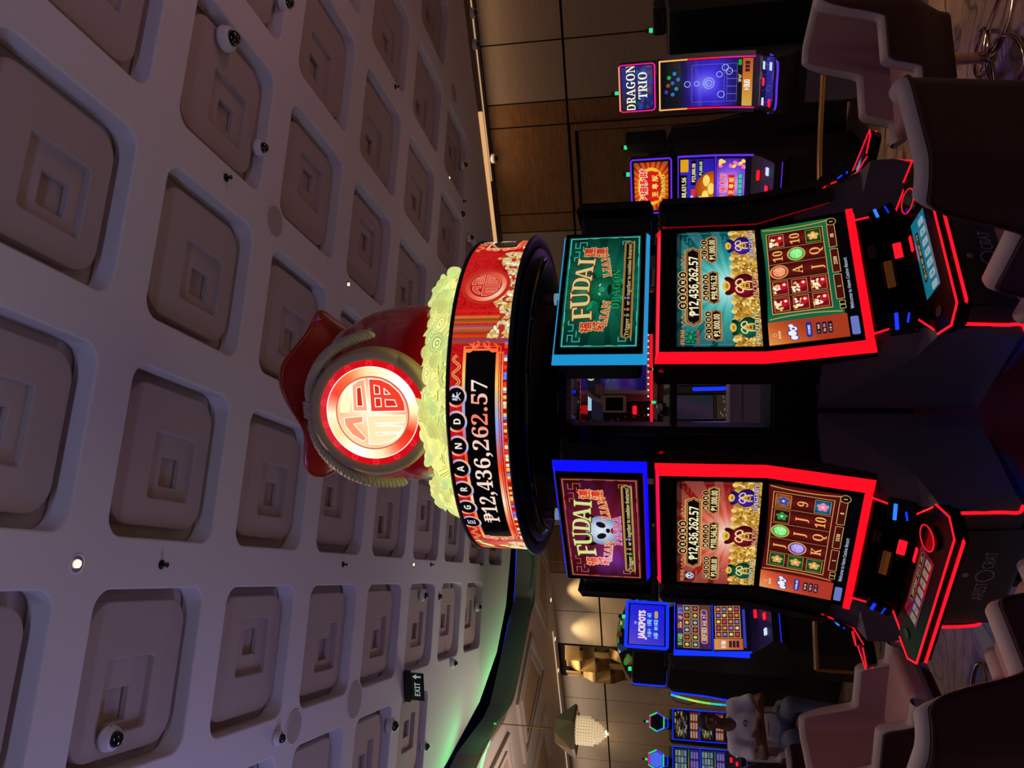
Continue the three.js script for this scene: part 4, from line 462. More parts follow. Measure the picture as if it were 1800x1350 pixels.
{ // heap of glowing coins and ingots: modelled pieces over a mound
  const s = thing('coin_heap', 'glowing yellow green heap of ingots and coins around the lucky bag', 'coin heap', [SX, 2.624, CZ]);
  const prof = (th) => { const n = 0.5 + 0.5 * Math.sin(th * 5 + 1) * Math.sin(th * 3.3), gap = Math.exp(-Math.pow((th + 0.62) / 0.07, 2)); return [1 + 0.1 * n, 1 - 0.75 * gap]; };
  const top = (th) => { const f = prof(th); const side = Math.min(1, Math.max(0, (Math.abs(th) - 0.9) / 0.7)); return (0.13 + 0.05 * f[0] + 0.11 * side) * f[1]; };
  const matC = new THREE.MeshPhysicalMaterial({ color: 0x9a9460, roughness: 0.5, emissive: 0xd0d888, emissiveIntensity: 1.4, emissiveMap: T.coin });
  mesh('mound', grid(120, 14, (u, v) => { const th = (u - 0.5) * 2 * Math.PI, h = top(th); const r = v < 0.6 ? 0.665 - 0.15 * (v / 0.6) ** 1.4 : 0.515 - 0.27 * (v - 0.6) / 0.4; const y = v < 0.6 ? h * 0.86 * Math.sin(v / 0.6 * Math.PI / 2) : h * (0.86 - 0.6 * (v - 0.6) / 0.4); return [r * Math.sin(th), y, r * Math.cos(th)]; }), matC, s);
  // ingot: a boat shape with a dome; coin: bevelled disc
  const ingot = (() => { const boat = grid(24, 8, (u, v) => { const a = u * 2 * Math.PI, q = v, rx = 0.085 * (0.55 + 0.45 * q), rz = 0.042 * (0.55 + 0.45 * q); const up = 0.012 * Math.pow(Math.abs(Math.cos(a)), 3) * q; return [Math.cos(a) * rx, -0.02 + 0.04 * q + up, Math.sin(a) * rz]; }); const dome = new THREE.SphereGeometry(0.04, 14, 8, 0, 6.3, 0, 1.6).scale(1.1, 0.9, 0.85).translate(0, 0.008, 0); return merge([boat, dome]); })();
  const coin = new THREE.LatheGeometry([[0, 0.006], [0.034, 0.006], [0.038, 0.012], [0.052, 0.012], [0.056, 0.007], [0.056, -0.007], [0.052, -0.012], [0, -0.012]].map(([r, y]) => new THREE.Vector2(r, y)), 18);
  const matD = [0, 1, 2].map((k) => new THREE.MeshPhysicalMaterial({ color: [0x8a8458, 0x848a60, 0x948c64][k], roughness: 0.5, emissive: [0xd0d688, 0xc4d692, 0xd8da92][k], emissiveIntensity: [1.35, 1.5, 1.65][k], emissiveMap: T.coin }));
  let n = 0;
  for (let row = 0; row < 4; row++) { const cnt = [44, 40, 36, 30][row]; for (let i = 0; i < cnt; i++) {
    const th = (i + 0.5 * (row % 2) + 0.35 * (rnd() - 0.5)) / cnt * 2 * Math.PI - Math.PI; if (Math.abs(th + 0.62) < 0.07 && row > 0) continue;
    if (Math.abs(th) > 2.1) continue;
    const h = top(th), f = row / 3, r = 0.655 - 0.15 * f ** 1.4, y = h * (0.12 + 0.82 * Math.sin(f * Math.PI / 2));
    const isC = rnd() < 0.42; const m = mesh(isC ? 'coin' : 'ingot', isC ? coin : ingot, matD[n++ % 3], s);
    m.position.set(r * Math.sin(th), y, r * Math.cos(th)); m.rotation.set(0, th, 0); m.rotateX((isC ? 1.15 : 0.95) * (1 - f * 0.55) + 0.3 * (rnd() - 0.5)); m.rotateZ(0.5 * (rnd() - 0.5)); if (!isC) m.rotateY((rnd() - 0.5) * 1.2); m.scale.setScalar(0.8 + 0.3 * rnd());
  } }
  for (const q of [-1, 0.4]) { const l = rectLight(s, 0xd8dc90, 0.25, 0.5, 0.2, [0.64 * Math.sin(q), 0.3, 0.64 * Math.cos(q)], [0.9 * Math.sin(q), 2, 0.9 * Math.cos(q)]); l.name = 'heap_light'; }
}
{ // lucky bag: glossy red sack with ruffled mouth, rope, and LED medallion
  const g = thing('lucky_bag', 'glossy red fortune bag with round glowing seal on top of the sign', 'bag figure', [SX + 0.01, 0, CZ], -11 * D2R);
  const prof = [[0.30, 2.64], [0.40, 2.74], [0.455, 2.9], [0.468, 3.06], [0.445, 3.2], [0.385, 3.32], [0.325, 3.395]];
  const spl = new THREE.SplineCurve(prof.map(([r, y]) => new THREE.Vector2(r, y)));
  mesh('sack', grid(96, 40, (u, v) => { const p = spl.getPoint(v), a = u * 2 * Math.PI, pl = Math.max(0, (p.y - 3.05) / 0.35), r = p.x * (1 + 0.035 * pl * Math.sin(a * 11)); return [r * Math.sin(a), p.y, r * Math.cos(a)]; }), M.redLacquer, g);
  // ruffle: flares from the neck with waves, outside and inside skins
  const ruf = (off) => grid(140, 18, (u, v) => { const a = u * 2 * Math.PI, wave = Math.sin(a * 5 + 0.6) * 0.75 + 0.35 * Math.sin(a * 3 - 1), k = v * v; const r = 0.318 + 0.125 * Math.pow(v, 0.9) + 0.028 * k * wave + off; const y = 3.385 + 0.2 * v - 0.05 * k + 0.028 * k * Math.sin(a * 5 - 0.5) + 0.02 * k * Math.sin(a * 3); return [r * Math.sin(a), y, r * Math.cos(a)]; });
  mesh('ruffle', merge([ruf(0), ruf(-0.018)]), M.redLacquer, g);
  const lip = []; for (let i = 0; i < 140; i++) { const a = i / 140 * 2 * Math.PI, wave = Math.sin(a * 5 + 0.6) * 0.75 + 0.35 * Math.sin(a * 3 - 1), r = 0.318 + 0.125 + 0.028 * wave - 0.009; lip.push([r * Math.sin(a), 3.535 + 0.028 * Math.sin(a * 5 - 0.5) + 0.02 * Math.sin(a * 3), r * Math.cos(a)]); }
  mesh('ruffle_lip', tube(lip, 0.012, 280, 8, true), M.redLacquer, g);
  mesh('mouth_fill', new THREE.SphereGeometry(0.3, 32, 12, 0, 6.3, 0, 1.57).scale(1, 0.3, 1).translate(0, 3.4, 0), M.redLacquer, g);
  // medallion facing the player, tipped a little down
  const md = new THREE.Group(); md.name = 'medallion'; md.position.set(0, 3.085, 0.43); md.rotation.x = 0.1; g.add(md);
  mesh('rim', new THREE.LatheGeometry([[0.24, 0.0], [0.305, 0.0], [0.312, 0.012], [0.312, 0.08], [0.3, 0.1], [0.285, 0.105], [0.262, 0.1], [0.256, 0.088]].map(([r, y]) => new THREE.Vector2(r, y)), 96).rotateX(Math.PI / 2).translate(0, 0, -0.03), M.goldRim, md);
  mesh('seal_screen', new THREE.CircleGeometry(0.258, 96).translate(0, 0, 0.062), screenMat(T.seal, 1.3), md);
  mesh('backing', cyl(0.3, 0.3, 0.05, 64).rotateX(Math.PI / 2).translate(0, 0, -0.05), M.goldRim, md);
  const ml = rectLight(g, 0xffc8a0, 1.3, 0.42, 0.42, [0, 3.085, 0.52], [0, 3.0, 2]); ml.name = 'screen_light';
  // rope: three twisted strands along a path
  const ropePart = (pts, r = 0.014, turns = 26) => {
    const c = new THREE.CatmullRomCurve3(pts.map((p) => V3(...p)), false, 'centripetal'), N = 220, fr = c.computeFrenetFrames(N, false), out = [];
    for (let k = 0; k < 3; k++) { const q = []; for (let i = 0; i <= N; i++) { const p = c.getPointAt(i / N), a = i / N * turns * Math.PI * 2 / 3 + k * 2.094; q.push(p.addScaledVector(fr.normals[i], Math.cos(a) * r * 0.62).addScaledVector(fr.binormals[i], Math.sin(a) * r * 0.62)); } out.push(new THREE.TubeGeometry(new THREE.CatmullRomCurve3(q), N, r * 0.72, 6)); }
    return merge(out);
  };
  const rope = new THREE.Group(); rope.name = 'rope'; g.add(rope);
  const neck = []; for (let i = 0; i <= 30; i++) { const a = (20 + i * 320 / 30) * D2R; neck.push([0.335 * Math.sin(a), 3.375 + 0.012 * Math.sin(a * 2), 0.335 * Math.cos(a)]); }
  mesh('neck_loop', ropePart(neck, 0.02, 60), M.rope, rope);
  mesh('rope_end', ropePart([[0.0, 3.42, 0.42], [0.1, 3.405, 0.47], [0.19, 3.36, 0.5], [0.28, 3.29, 0.5], [0.34, 3.2, 0.46], [0.375, 3.09, 0.4]], 0.021, 34), M.rope, rope);
  mesh('rope_end', ropePart([[0.0, 3.42, 0.42], [-0.1, 3.4, 0.47], [-0.2, 3.34, 0.5], [-0.29, 3.25, 0.49], [-0.35, 3.16, 0.45], [-0.385, 3.05, 0.37], [-0.39, 3.0, 0.33]], 0.021, 34), M.rope, rope);
  const knot = []; for (let k = 0; k < 5; k++) { const q = []; for (let i = 0; i <= 16; i++) { const a = i / 16 * 2 * Math.PI; q.push([(k - 2) * 0.017 + 0.004 * Math.sin(a * 2), 3.42 + 0.036 * Math.cos(a), 0.435 + 0.03 * Math.sin(a)]); } knot.push(tube(q, 0.0095, 30, 6)); }
  mesh('knot', merge(knot), M.rope, rope);
}
{ // central support and plinth
  const s = thing('carousel_column', 'dark central column behind the two front slot machines', 'column', [CX, 0, CZ], PHI);
  mesh('upper_drum', new THREE.LatheGeometry([[0, 2.15], [0.44, 2.15], [0.44, 2.24], [0, 2.24]].map(([r, y]) => new THREE.Vector2(r, y)), 48), M.gloss, s);
  mesh('post', rbox(0.19, 2.1, 0.3, 0.015, -0.215, 1.1, -0.1), M.satin, s);
  mesh('channel', rbox(0.1, 2.06, 0.16, 0.01, -0.32, 1.08, 0.06), M.black, s);
  for (const dx of [-0.36, -0.285, -0.16]) mesh('rib', rbox(0.012, 1.9, 0.03, 0.004, dx, 1.0, 0.15), M.satin, s);
  mesh('crossbar', rbox(0.44, 0.035, 0.1, 0.01, 0.05, 1.67, -0.12), M.satin, s);
  mesh('lower_box', rbox(0.5, 1.17, 0.5, 0.02, 0.0, 0.635, -0.1), M.black, s);
  const p = thing('plinth', 'low round plinth lit blue under the slot machine carousel', 'plinth', [CX, 0, CZ], 0);
  mesh('top_disc', new THREE.LatheGeometry([[0, 0.04], [1.49, 0.04], [1.5, 0.034], [1.5, 0.0], [0, 0]].map(([r, y]) => new THREE.Vector2(r, y)), 96), std(0x8a8c98, 0.5), p);
  mesh('edge_trim', new THREE.TorusGeometry(1.5, 0.012, 10, 120).rotateX(Math.PI / 2).translate(0, 0.027, 0), M.steel, p);
  mesh('core', cyl(0.42, 0.42, 0.56, 48).translate(0, 0.325, 0), std(0x9a2028, 0.4), s);
  for (let k = 0; k < 3; k++) { const a = (k - 1) * 72 * D2R; const l = rectLight(s, 0x2020ff, 1.5, 0.7, 0.1, [0.84 * Math.sin(a), 0.365, 0.84 * Math.cos(a)], [1.2 * Math.sin(a), 0, 1.2 * Math.cos(a)]); l.name = 'plinth_light'; const m = mesh('blue_strip', box(0.7, 0.02, 0.02), M.ledBlueThin, s); m.position.set(0.82 * Math.sin(a), 0.378, 0.82 * Math.cos(a)); m.rotation.y = a; }
  for (const a of [-72, 72]) { const q = a * D2R; const m = mesh('red_strip', box(0.5, 0.015, 0.015), M.ledRedThin, s); m.position.set(0.47 * Math.sin(q), 0.6, 0.47 * Math.cos(q)); m.rotation.y = q; const l = rectLight(s, 0xff1020, 5, 0.5, 0.04, [0.5 * Math.sin(q), 0.58, 0.5 * Math.cos(q)], [0.44 * Math.sin(q), 0.2, 0.44 * Math.cos(q)]); l.name = 'strip_light'; }
}
// ---------------------------------------------------------------- the four visible machines of the carousel (local +z faces the player)
function flare(w0, h0, z0, w1, h1, z1, cy) { // lit bezel: sloping ring from the front rectangle to a larger back rectangle
  const f = [[-w0, -h0, z0], [w0, -h0, z0], [w0, h0, z0], [-w0, h0, z0]], k = [[-w1, -h1, z1], [w1, -h1, z1], [w1, h1, z1], [-w1, h1, z1]];
  const v = [...f, ...k].map(([x, y, z]) => [x, y + cy, z]);
  return polyhedron(v, [[4, 5, 1, 0], [5, 6, 2, 1], [6, 7, 3, 2], [7, 4, 0, 3]]);
}
function carouselMachine(o) {
  const m = thing('slot_machine', o.label, 'slot machine', [CX + (o.out ?? 0) * Math.sin(o.yaw), 0, CZ + (o.out ?? 0) * Math.cos(o.yaw)], o.yaw);
  // --- topper
  const tp = new THREE.Group(); tp.name = 'topper'; m.add(tp);
  mesh('housing', merge([rbox(0.64, 0.33, 0.13, 0.02, 0, 1.957, 0.745), rbox(0.06, 0.06, 0.06, 0.01, 0.02, 2.135, 0.74), rbox(0.5, 0.2, 0.06, 0.02, 0, 1.957, 0.69)]), M.black, tp);
  mesh('light_frame', flare(0.322, 0.175, 0.872, 0.345, 0.19, 0.83, 1.957), o.frame, tp);
  mesh('glass', rbox(0.645, 0.352, 0.014, 0.006, 0, 1.957, 0.875), M.gloss, tp);
  if (o.top) mesh('screen', new THREE.PlaneGeometry(0.598, 0.312).translate(0, 1.957, 0.8835), screenMat(o.top, o.topK ?? 0.85), tp);
  mesh('neck', rbox(0.2, 0.3, 0.06, 0.02, 0, 1.72, 0.72), M.black, tp);
  mesh('red_back_strip', box(0.6, 0.014, 0.012, 0, 1.957, 0.69).rotateZ(0), M.ledRedDim, tp);
  const sg = new THREE.Group(); sg.name = 'signal_light'; sg.position.set(o.candle ?? 0.07, 2.158, 0.74); m.add(sg);
  for (const [name, y, h, mt] of [['pale_band', 0.012, 0.022, M.pale], ['dark_band', 0.028, 0.01, M.black], ['red_band', 0.046, 0.026, M.redBand], ['cap', 0.064, 0.01, M.black]]) mesh(name, cyl(0.026, 0.026, h, 20).translate(0, y, 0), mt, sg);
  // --- main display, bent in the middle
  const md = new THREE.Group(); md.name = 'display'; m.add(md);
  const A = [1.72, 0.885], B = [1.322, 0.882], Cc = [0.965, 0.952]; // y,z of top, bend, bottom of the glass
  const band = (w, a, b, t0, t1, out) => { const v = []; const n = [-(b[1] - a[1]), 0]; void n; return [[-w, a[0], a[1] + out], [w, a[0], a[1] + out], [w, b[0], b[1] + out], [-w, b[0], b[1] + out]]; };
  const glassGeo = (() => { const w = 0.322, t = 0.016; const f = [[-w, ...A], [w, ...A], [-w, ...B], [w, ...B], [-w, ...Cc], [w, ...Cc]].map(([x, y, z]) => [x, y, z]), k = f.map(([x, y, z]) => [x, y, z - t]); const v = [...f, ...k]; return polyhedron(v, [[2, 3, 1, 0], [4, 5, 3, 2], [6, 7, 9, 8], [8, 9, 11, 10], [0, 1, 7, 6], [10, 11, 5, 4], [0, 6, 8, 2], [2, 8, 10, 4], [7, 1, 3, 9], [9, 3, 5, 11]]); })();
  mesh('glass', glassGeo, M.gloss, md);
  const ring = (() => { // lit bezel following the bend
    const wi = 0.322, wo = 0.348, back = -0.045, F = [[-wi, A[0], A[1]], [wi, A[0], A[1]], [wi, B[0], B[1]], [wi, Cc[0], Cc[1]], [-wi, Cc[0], Cc[1]], [-wi, B[0], B[1]]];
    const K = [[-wo, A[0] + 0.018, A[1] + back], [wo, A[0] + 0.018, A[1] + back], [wo, B[0], B[1] + back], [wo, Cc[0] - 0.022, Cc[1] + back], [-wo, Cc[0] - 0.022, Cc[1] + back], [-wo, B[0], B[1] + back]];
    const v = [...F, ...K], fs = []; for (let i = 0; i < 6; i++) { const j = (i + 1) % 6; fs.push([i, j, j + 6, i + 6]); }
    return polyhedron(v, fs.map((f) => f.slice().reverse()));
  })();
  mesh('light_frame', ring, o.dark ? M.satin : M.ledRed, md);
  mesh('bottom_bar', (() => { const b = box(0.644, 0.026, 0.012); b.rotateX(-0.19); b.translate(0, 0.975, 0.956); return b; })(), o.dark ? M.satin : M.ledRed, md);
  const scr = (w, a, b) => grid(1, 1, (u, v) => [(u - 0.5) * w, b[0] + (a[0] - b[0]) * v, b[1] + (a[1] - b[1]) * v + 0.0022]);
  if (o.up) { mesh('upper_screen', scr(0.598, [1.653, 0.8846], [1.334, 0.8822]), screenMat(o.up, 0.95), md); mesh('lower_screen', scr(0.598, [1.311, 0.8845], [0.99, 0.9475]), screenMat(o.low, 0.95), md); }
  mesh('back_shell', profile([[0.842, 1.735], [0.84, 1.32], [0.9, 0.95], [0.84, 0.93], [0.74, 1.28], [0.74, 1.7]], 0.64), M.black, md);
  mesh('rear_red_strip', bars([[0.31, 1.72, 0.735], [0.31, 1.28, 0.735], [0.31, 0.95, 0.83]], 0.008), M.ledRedDim, md);
  mesh('rear_red_strip', bars([[-0.31, 1.72, 0.735], [-0.31, 1.28, 0.735], [-0.31, 0.95, 0.83]], 0.008), M.ledRedDim, md);
  mesh('column', rbox(0.5, 1.1, 0.18, 0.02, 0, 1.2, 0.62), M.black, m);
  // --- console body with creased sides
  const cab = new THREE.Group(); cab.name = 'console'; m.add(cab);
  const w = 0.335, wt = 0.285, side = (s) => polyhedron([[s * w, 1.09, 0.5], [s * wt, 1.11, 0.82], [s * wt, 0.94, 0.93], [s * 0.3, 0.8, 0.99], [s * 0.345, 0.76, 1.02], [s * w, 0.8, 0.86], [s * w, 0.5, 0.5], [s * w, 0.5, 0.95], [s * 0.3, 0.46, 1.0], [s * 0.33, 0.66, 1.03]], s < 0 ? [[0, 5, 1], [1, 5, 2], [2, 5, 3], [3, 5, 4], [0, 6, 5], [5, 6, 7], [5, 7, 9], [5, 9, 4], [7, 8, 9]] : [[0, 1, 5], [1, 2, 5], [2, 3, 5], [3, 4, 5], [0, 5, 6], [5, 7, 6], [5, 9, 7], [5, 4, 9], [7, 9, 8]]);
  mesh('side_panel', side(-1), M.greyDark, cab); mesh('side_panel', side(1), M.greyDark, cab);
  mesh('core', profile([[0.5, 0.5], [0.5, 1.08], [0.8, 1.08], [0.9, 0.94], [0.965, 0.8], [1.0, 0.72], [1.0, 0.47], [0.93, 0.44], [0.6, 0.46]], 0.56), M.black, cab);
  mesh('front_panel', (() => { const g = box(0.6, 0.24, 0.02); g.rotateX(0.1); g.translate(0, 0.57, 1.005); return g; })(), M.greyDark, cab);
  const kick = mesh('kick_plate', (() => { const g = new THREE.PlaneGeometry(0.46, 0.23); g.rotateX(0.1); g.translate(0, 0.565, 1.022); return g; })(), new THREE.MeshPhysicalMaterial({ map: T.kick, roughness: 0.4 }), cab); void kick;
  // sloped panel with buttons and slots
  const pan = new THREE.Group(); pan.name = 'panel'; m.add(pan);
  const P = (x, t, o2 = 0) => [x, 0.942 + (0.8 - 0.942) * t, 0.935 + (0.985 - 0.935) * t + o2]; // t=0 top, 1 bottom
  mesh('face', polyhedron([P(-0.28, 0), P(0.28, 0), P(0.285, 1), P(-0.285, 1)], [[3, 2, 1, 0]]), M.deck, pan);
  const chip = (name, x, t, ww, hh, mat) => { const g = rbox(ww, hh, 0.006, 0.0028); g.rotateX(-0.34); g.translate(...P(x, t, 0.004)); return mesh(name, g, mat, pan); };
  chip('ticket_slot', -0.03, 0.5, 0.13, 0.03, std(0xa87828, 0.5));
  for (const t of [0.36, 0.5, 0.64]) chip('slot_rib', -0.03, t, 0.128, 0.003, M.black);
  chip('bill_slot', 0.075, 0.78, 0.075, 0.03, M.ledRedThin); chip('button_insert', 0.075, 0.78, 0.05, 0.004, std(0x8a0a14, 0.4));
  chip('badge', 0.1, 0.2, 0.06, 0.025, M.satin);
  for (const s of [-1, 1]) { // card readers in the side pockets
    const g = rbox(0.085, 0.095, 0.014, 0.004); g.rotateX(-0.5); g.rotateY(s * 0.35); g.translate(s * 0.27, 0.862, 0.98); mesh('reader', g, M.deck, pan);
    const q = box(0.062, 0.012, 0.006); q.rotateX(-0.5); q.rotateY(s * 0.35); q.translate(s * 0.268, 0.885, 0.985); mesh('reader_slot', q, s === o.bright ? M.blueGlow : M.ledBlueThin, pan);
    for (let i = 0; i < 3; i++) { const k = box(0.012, 0.006, 0.005); k.rotateX(-0.5); k.rotateY(s * 0.35); k.translate(s * (0.252 + i * 0.014), 0.846 + i * 0.004, 1.003); mesh('indicator', k, M.ledBlueThin, pan); }
    mesh('edge_light', bars([[s * 0.288, 1.085, 0.75], [s * 0.287, 1.05, 0.83], [s * 0.284, 0.95, 0.935], [s * 0.268, 0.815, 0.992], [s * 0.355, 0.778, 1.035]], 0.0055), M.ledRedThin, pan);
  }
  // --- button deck
  const dk = new THREE.Group(); dk.name = 'button_deck'; m.add(dk);
  const D = (x, z) => [x, 0.755 + (1.18 - z) * 0.2, z]; // sloping deck top
  const out = [[-0.265, 0.975], [-0.37, 1.045], [-0.395, 1.125], [-0.345, 1.18], [0.345, 1.18], [0.395, 1.125], [0.37, 1.045], [0.265, 0.975]];
  const topV = out.map(([x, z]) => D(x, z)), botV = out.map(([x, z]) => [x * 0.97, D(x, z)[1] - 0.05, z - 0.012]); const n = out.length;
  mesh('deck_top', polyhedron([...topV, ...botV], [[0, 1, 2, 3, 4, 5, 6, 7], [15, 14, 13, 12, 11, 10, 9, 8], ...out.map((_, i) => [i, i + n, ((i + 1) % n) + n, (i + 1) % n])]), M.deck, dk);
  mesh('deck_light', bars([1, 2, 3, 4, 5, 6].map((i) => { const p = D(...out[i]); return [p[0], p[1] + 0.001, p[2]]; }), 0.0058), M.ledRedThin, dk);
  mesh('lower_light', bars([[-0.365, 0.735, 1.115], [-0.332, 0.725, 1.178], [0.332, 0.725, 1.178], [0.365, 0.735, 1.115]], 0.008), M.ledRedThin, dk);
  const bd = (name, x, z, ww, dd, mat, hh = 0.006, lift = 0.004) => { const g = rbox(ww, hh, dd, hh * 0.45); g.rotateX(0.2); const p = D(x, z); g.translate(p[0], p[1] + lift, p[2]); return mesh(name, g, mat, dk); };
  const touch = new THREE.PlaneGeometry(0.36, 0.095); touch.rotateX(-Math.PI / 2 + 0.2); { const p = D(-0.03, 1.075); touch.translate(p[0], p[1] + 0.002, p[2]); }
  mesh('touch_panel', touch, screenMat(o.deck, 0.5), dk);
  const bb = D(0.235, 1.075), spin = cyl(0.045, 0.048, 0.02, 32); spin.rotateX(0.2); spin.translate(bb[0], bb[1] + 0.01, bb[2]); mesh('spin_button', spin, M.gloss, dk);
  const ringG = new THREE.TorusGeometry(0.047, 0.0022, 8, 40).rotateX(-Math.PI / 2 + 0.2).translate(bb[0], bb[1] + 0.02, bb[2]); mesh('spin_ring', ringG, M.ledRedThin, dk);
  bd('ticket_light', 0.075, 1.012, 0.075, 0.014, M.ledRedThin);
  const lg = cyl(0.02, 0.02, 0.003, 24).rotateX(0.2); const lp = D(-0.3, 1.08); lg.translate(lp[0], lp[1] + 0.002, lp[2]); mesh('emblem', lg, M.satin, dk);
  // --- lower legs and light strips
  for (const s of [-1, 1]) { mesh('shin_light', tube([[s * 0.318, 0.69, 1.03], [s * 0.316, 0.56, 1.018], [s * 0.31, 0.5, 1.008], [s * 0.318, 0.485, 0.985]], 0.006, 24, 8), M.ledRedThin, m); mesh('leg', rbox(0.05, 0.42, 0.06, 0.01, s * 0.2, 0.25, 0.86), M.black, m); }
  mesh('underbody', rbox(0.5, 0.12, 0.34, 0.03, 0, 0.45, 0.78), M.greyDark, m);
  if (!o.dark) {
    rectLight(m, o.topC, 0.35, 0.56, 0.3, [0, 1.957, 0.9], [0, 1.957, 3]); rectLight(m, o.upC, 0.4, 0.56, 0.64, [0, 1.32, 0.97], [0, 1.28, 3]);
    rectLight(m, 0xff1020, 1.2, 0.6, 0.03, [0, 0.74, 1.2], [0, 0.55, 2]);
  }
  return m;
}
const AL = 34.8 * D2R;
carouselMachine({ label: 'carousel slot machine with cyan framed green dragon topper screen', yaw: PHI + AL, frame: M.ledCyan, top: T.rTop, up: T.rUp, low: T.rLow, deck: T.deckBlue, topK: 0.65, topC: 0x40b090, upC: 0x80b0a0, bright: 1 });
carouselMachine({ label: 'carousel slot machine with blue framed panda topper screen', yaw: PHI - AL, frame: M.ledBlue, top: T.lTop, up: T.lUp, low: T.lLow, deck: T.deckPink, topC: 0xb05060, upC: 0xd09080, bright: 1, candle: -0.06 });
carouselMachine({ label: 'carousel slot machine seen edge on beside the dragon topper machine', yaw: PHI + AL + 72 * D2R, frame: M.satin, top: T.rTop, up: T.rUp, low: T.rLow, deck: T.deckBlue, bright: 1, dark: true, out: 0.07 });
carouselMachine({ label: 'carousel slot machine seen edge on beside the panda topper machine', yaw: PHI - AL - 72 * D2R, frame: M.satin, top: T.lTop, up: T.lUp, low: T.lLow, deck: T.deckPink, bright: 1, dark: true, out: 0.07 });
// ---------------------------------------------------------------- tub chairs: maroon outside, pale inside, arms in two steps (local +z faces forward)
function makeChair(name, label) {
  const g = thing(name, label, 'chair');
  const hw = 0.24, zb = -0.23, zf = 0.34, rc = 0.1, path = [];
  for (let i = 0; i <= 22; i++) path.push([-hw, zf + (zb + rc - zf) * i / 22]);
  for (let i = 1; i <= 12; i++) { const a = i / 12 * Math.PI / 2; path.push([-hw + rc - rc * Math.cos(a), zb + rc - rc * Math.sin(a)]); }
  for (let i = 1; i <= 8; i++) path.push([-hw + rc + (2 * (hw - rc)) * i / 8, zb]);
  const full = [...path]; for (let i = path.length - 9; i >= 0; i--) full.push([-path[i][0], path[i][1]]);
  const N = full.length - 1, sm = (a, b, x) => { const t = Math.min(1, Math.max(0, (x - a) / (b - a))); return t * t * (3 - 2 * t); };
  const top = (z) => 0.49 + 0.15 * sm(0.22, 0.15, z) + 0.29 * sm(-0.08, -0.17, z);
  const nrm = full.map((p, i) => { const a = full[Math.max(0, i - 1)], b = full[Math.min(N, i + 1)], dx = b[0] - a[0], dz = b[1] - a[1], l = Math.hypot(dx, dz); return [dz / l, -dx / l]; }); // outward
  const yB = 0.3, th = 0.032;
  const pt = (u, y, off) => { const f = u * N, i = Math.min(N - 1, Math.floor(f)), t = f - i; const x = full[i][0] + (full[i + 1][0] - full[i][0]) * t, z = full[i][1] + (full[i + 1][1] - full[i][1]) * t, nx = nrm[i][0] + (nrm[i + 1][0] - nrm[i][0]) * t, nz = nrm[i][1] + (nrm[i + 1][1] - nrm[i][1]) * t; const back = sm(0.05, -0.23, z), low = 1 - 0.28 * sm(0.5, 0.3, y); return [(x + nx * off) * low, y, (z + nz * off - 0.13 * back * Math.max(0, y - 0.45)) * low]; };
  const zAt = (u) => { const f = u * N, i = Math.min(N - 1, Math.floor(f)), t = f - i; return full[i][1] + (full[i + 1][1] - full[i][1]) * t; };
  const s0 = nrm[3][0] < 0 ? 1 : -1; // make off>0 point outwards
  const outer = grid(110, 14, (u, v) => pt(u, yB + (top(zAt(u)) - 0.012 - yB) * v, s0 * th));
  const inner = grid(110, 14, (u, v) => pt(u, yB + (top(zAt(u)) - 0.012 - yB) * v, -s0 * th));
  const rim = grid(110, 8, (u, v) => { const a = v * Math.PI, T0 = top(zAt(u)) - 0.012; return pt(u, T0 + 0.03 * Math.sin(a), s0 * th * Math.cos(a)); });
  const caps = []; for (const u of [0, 1]) caps.push(grid(6, 8, (p, q) => pt(u, yB + (top(zAt(u)) - 0.0 - yB) * q, s0 * th * (1 - 2 * p))));
  const m2 = (gg) => { const h = gg.clone(); return h; };
  mesh('outer_shell', m2(outer), M.maroon, g); mesh('inner_lining', inner, M.lining, g); mesh('rim', rim, M.cream, g); for (const c of caps) mesh('arm_end', c, M.cream, g);
  mesh('piping', tube(Array.from({ length: 56 }, (_, i) => { const u = i / 55; return pt(u, top(zAt(u)) - 0.02, s0 * (th + 0.002)); }), 0.006, 110, 6), M.maroon, g);
  mesh('seat_cushion', rbox(0.4, 0.13, 0.5, 0.045, 0, 0.435, 0.09), M.lining, g);
  mesh('seat_pan', rbox(0.32, 0.1, 0.4, 0.03, 0, 0.34, 0.05), M.maroon, g);
  mesh('post', cyl(0.028, 0.028, 0.26, 20).translate(0, 0.17, 0), M.chrome, g);
  for (let k = 0; k < 4; k++) { const a = k * Math.PI / 2 + Math.PI / 4, q = []; for (let i = 0; i <= 20; i++) { const t = i / 20 * Math.PI * 2, r = 0.17 * (1 - Math.cos(t)), s = 0.12 * Math.sin(t); q.push([Math.cos(a) * r - Math.sin(a) * s, 0.025 + 0.05 * (1 - r / 0.34), Math.sin(a) * r + Math.cos(a) * s]); } mesh('foot_loop', tube(q, 0.012, 60, 8), M.chrome, g); }
  return g;
}
const chair0 = makeChair('tub_chair', 'maroon backed tub chair in front of the dragon topper machine');
const faceYaw = (a) => a + Math.PI; // chair faces the carousel centre
const ringPos = (a, r) => [CX + r * Math.sin(a), 0, CZ + r * Math.cos(a)];
{ const a = PHI + AL; chair0.position.set(...ringPos(a, 1.47)); chair0.position.x -= 0.1; chair0.position.z -= 0.02; chair0.position.y = 0.04; chair0.rotation.y = faceYaw(a); }
const aL = PHI - AL, aR2 = PHI + AL + 72 * D2R, aL2 = PHI - AL - 72 * D2R;
dup(chair0, 'maroon backed tub chair in front of the panda topper machine', [ringPos(aL, 1.52)[0], 0.04, ringPos(aL, 1.52)[2]], faceYaw(aL));
dup(chair0, 'maroon tub chair seen from the side under the timber wall, by the looped chrome base', ringPos(aR2, 1.85), faceYaw(aR2));
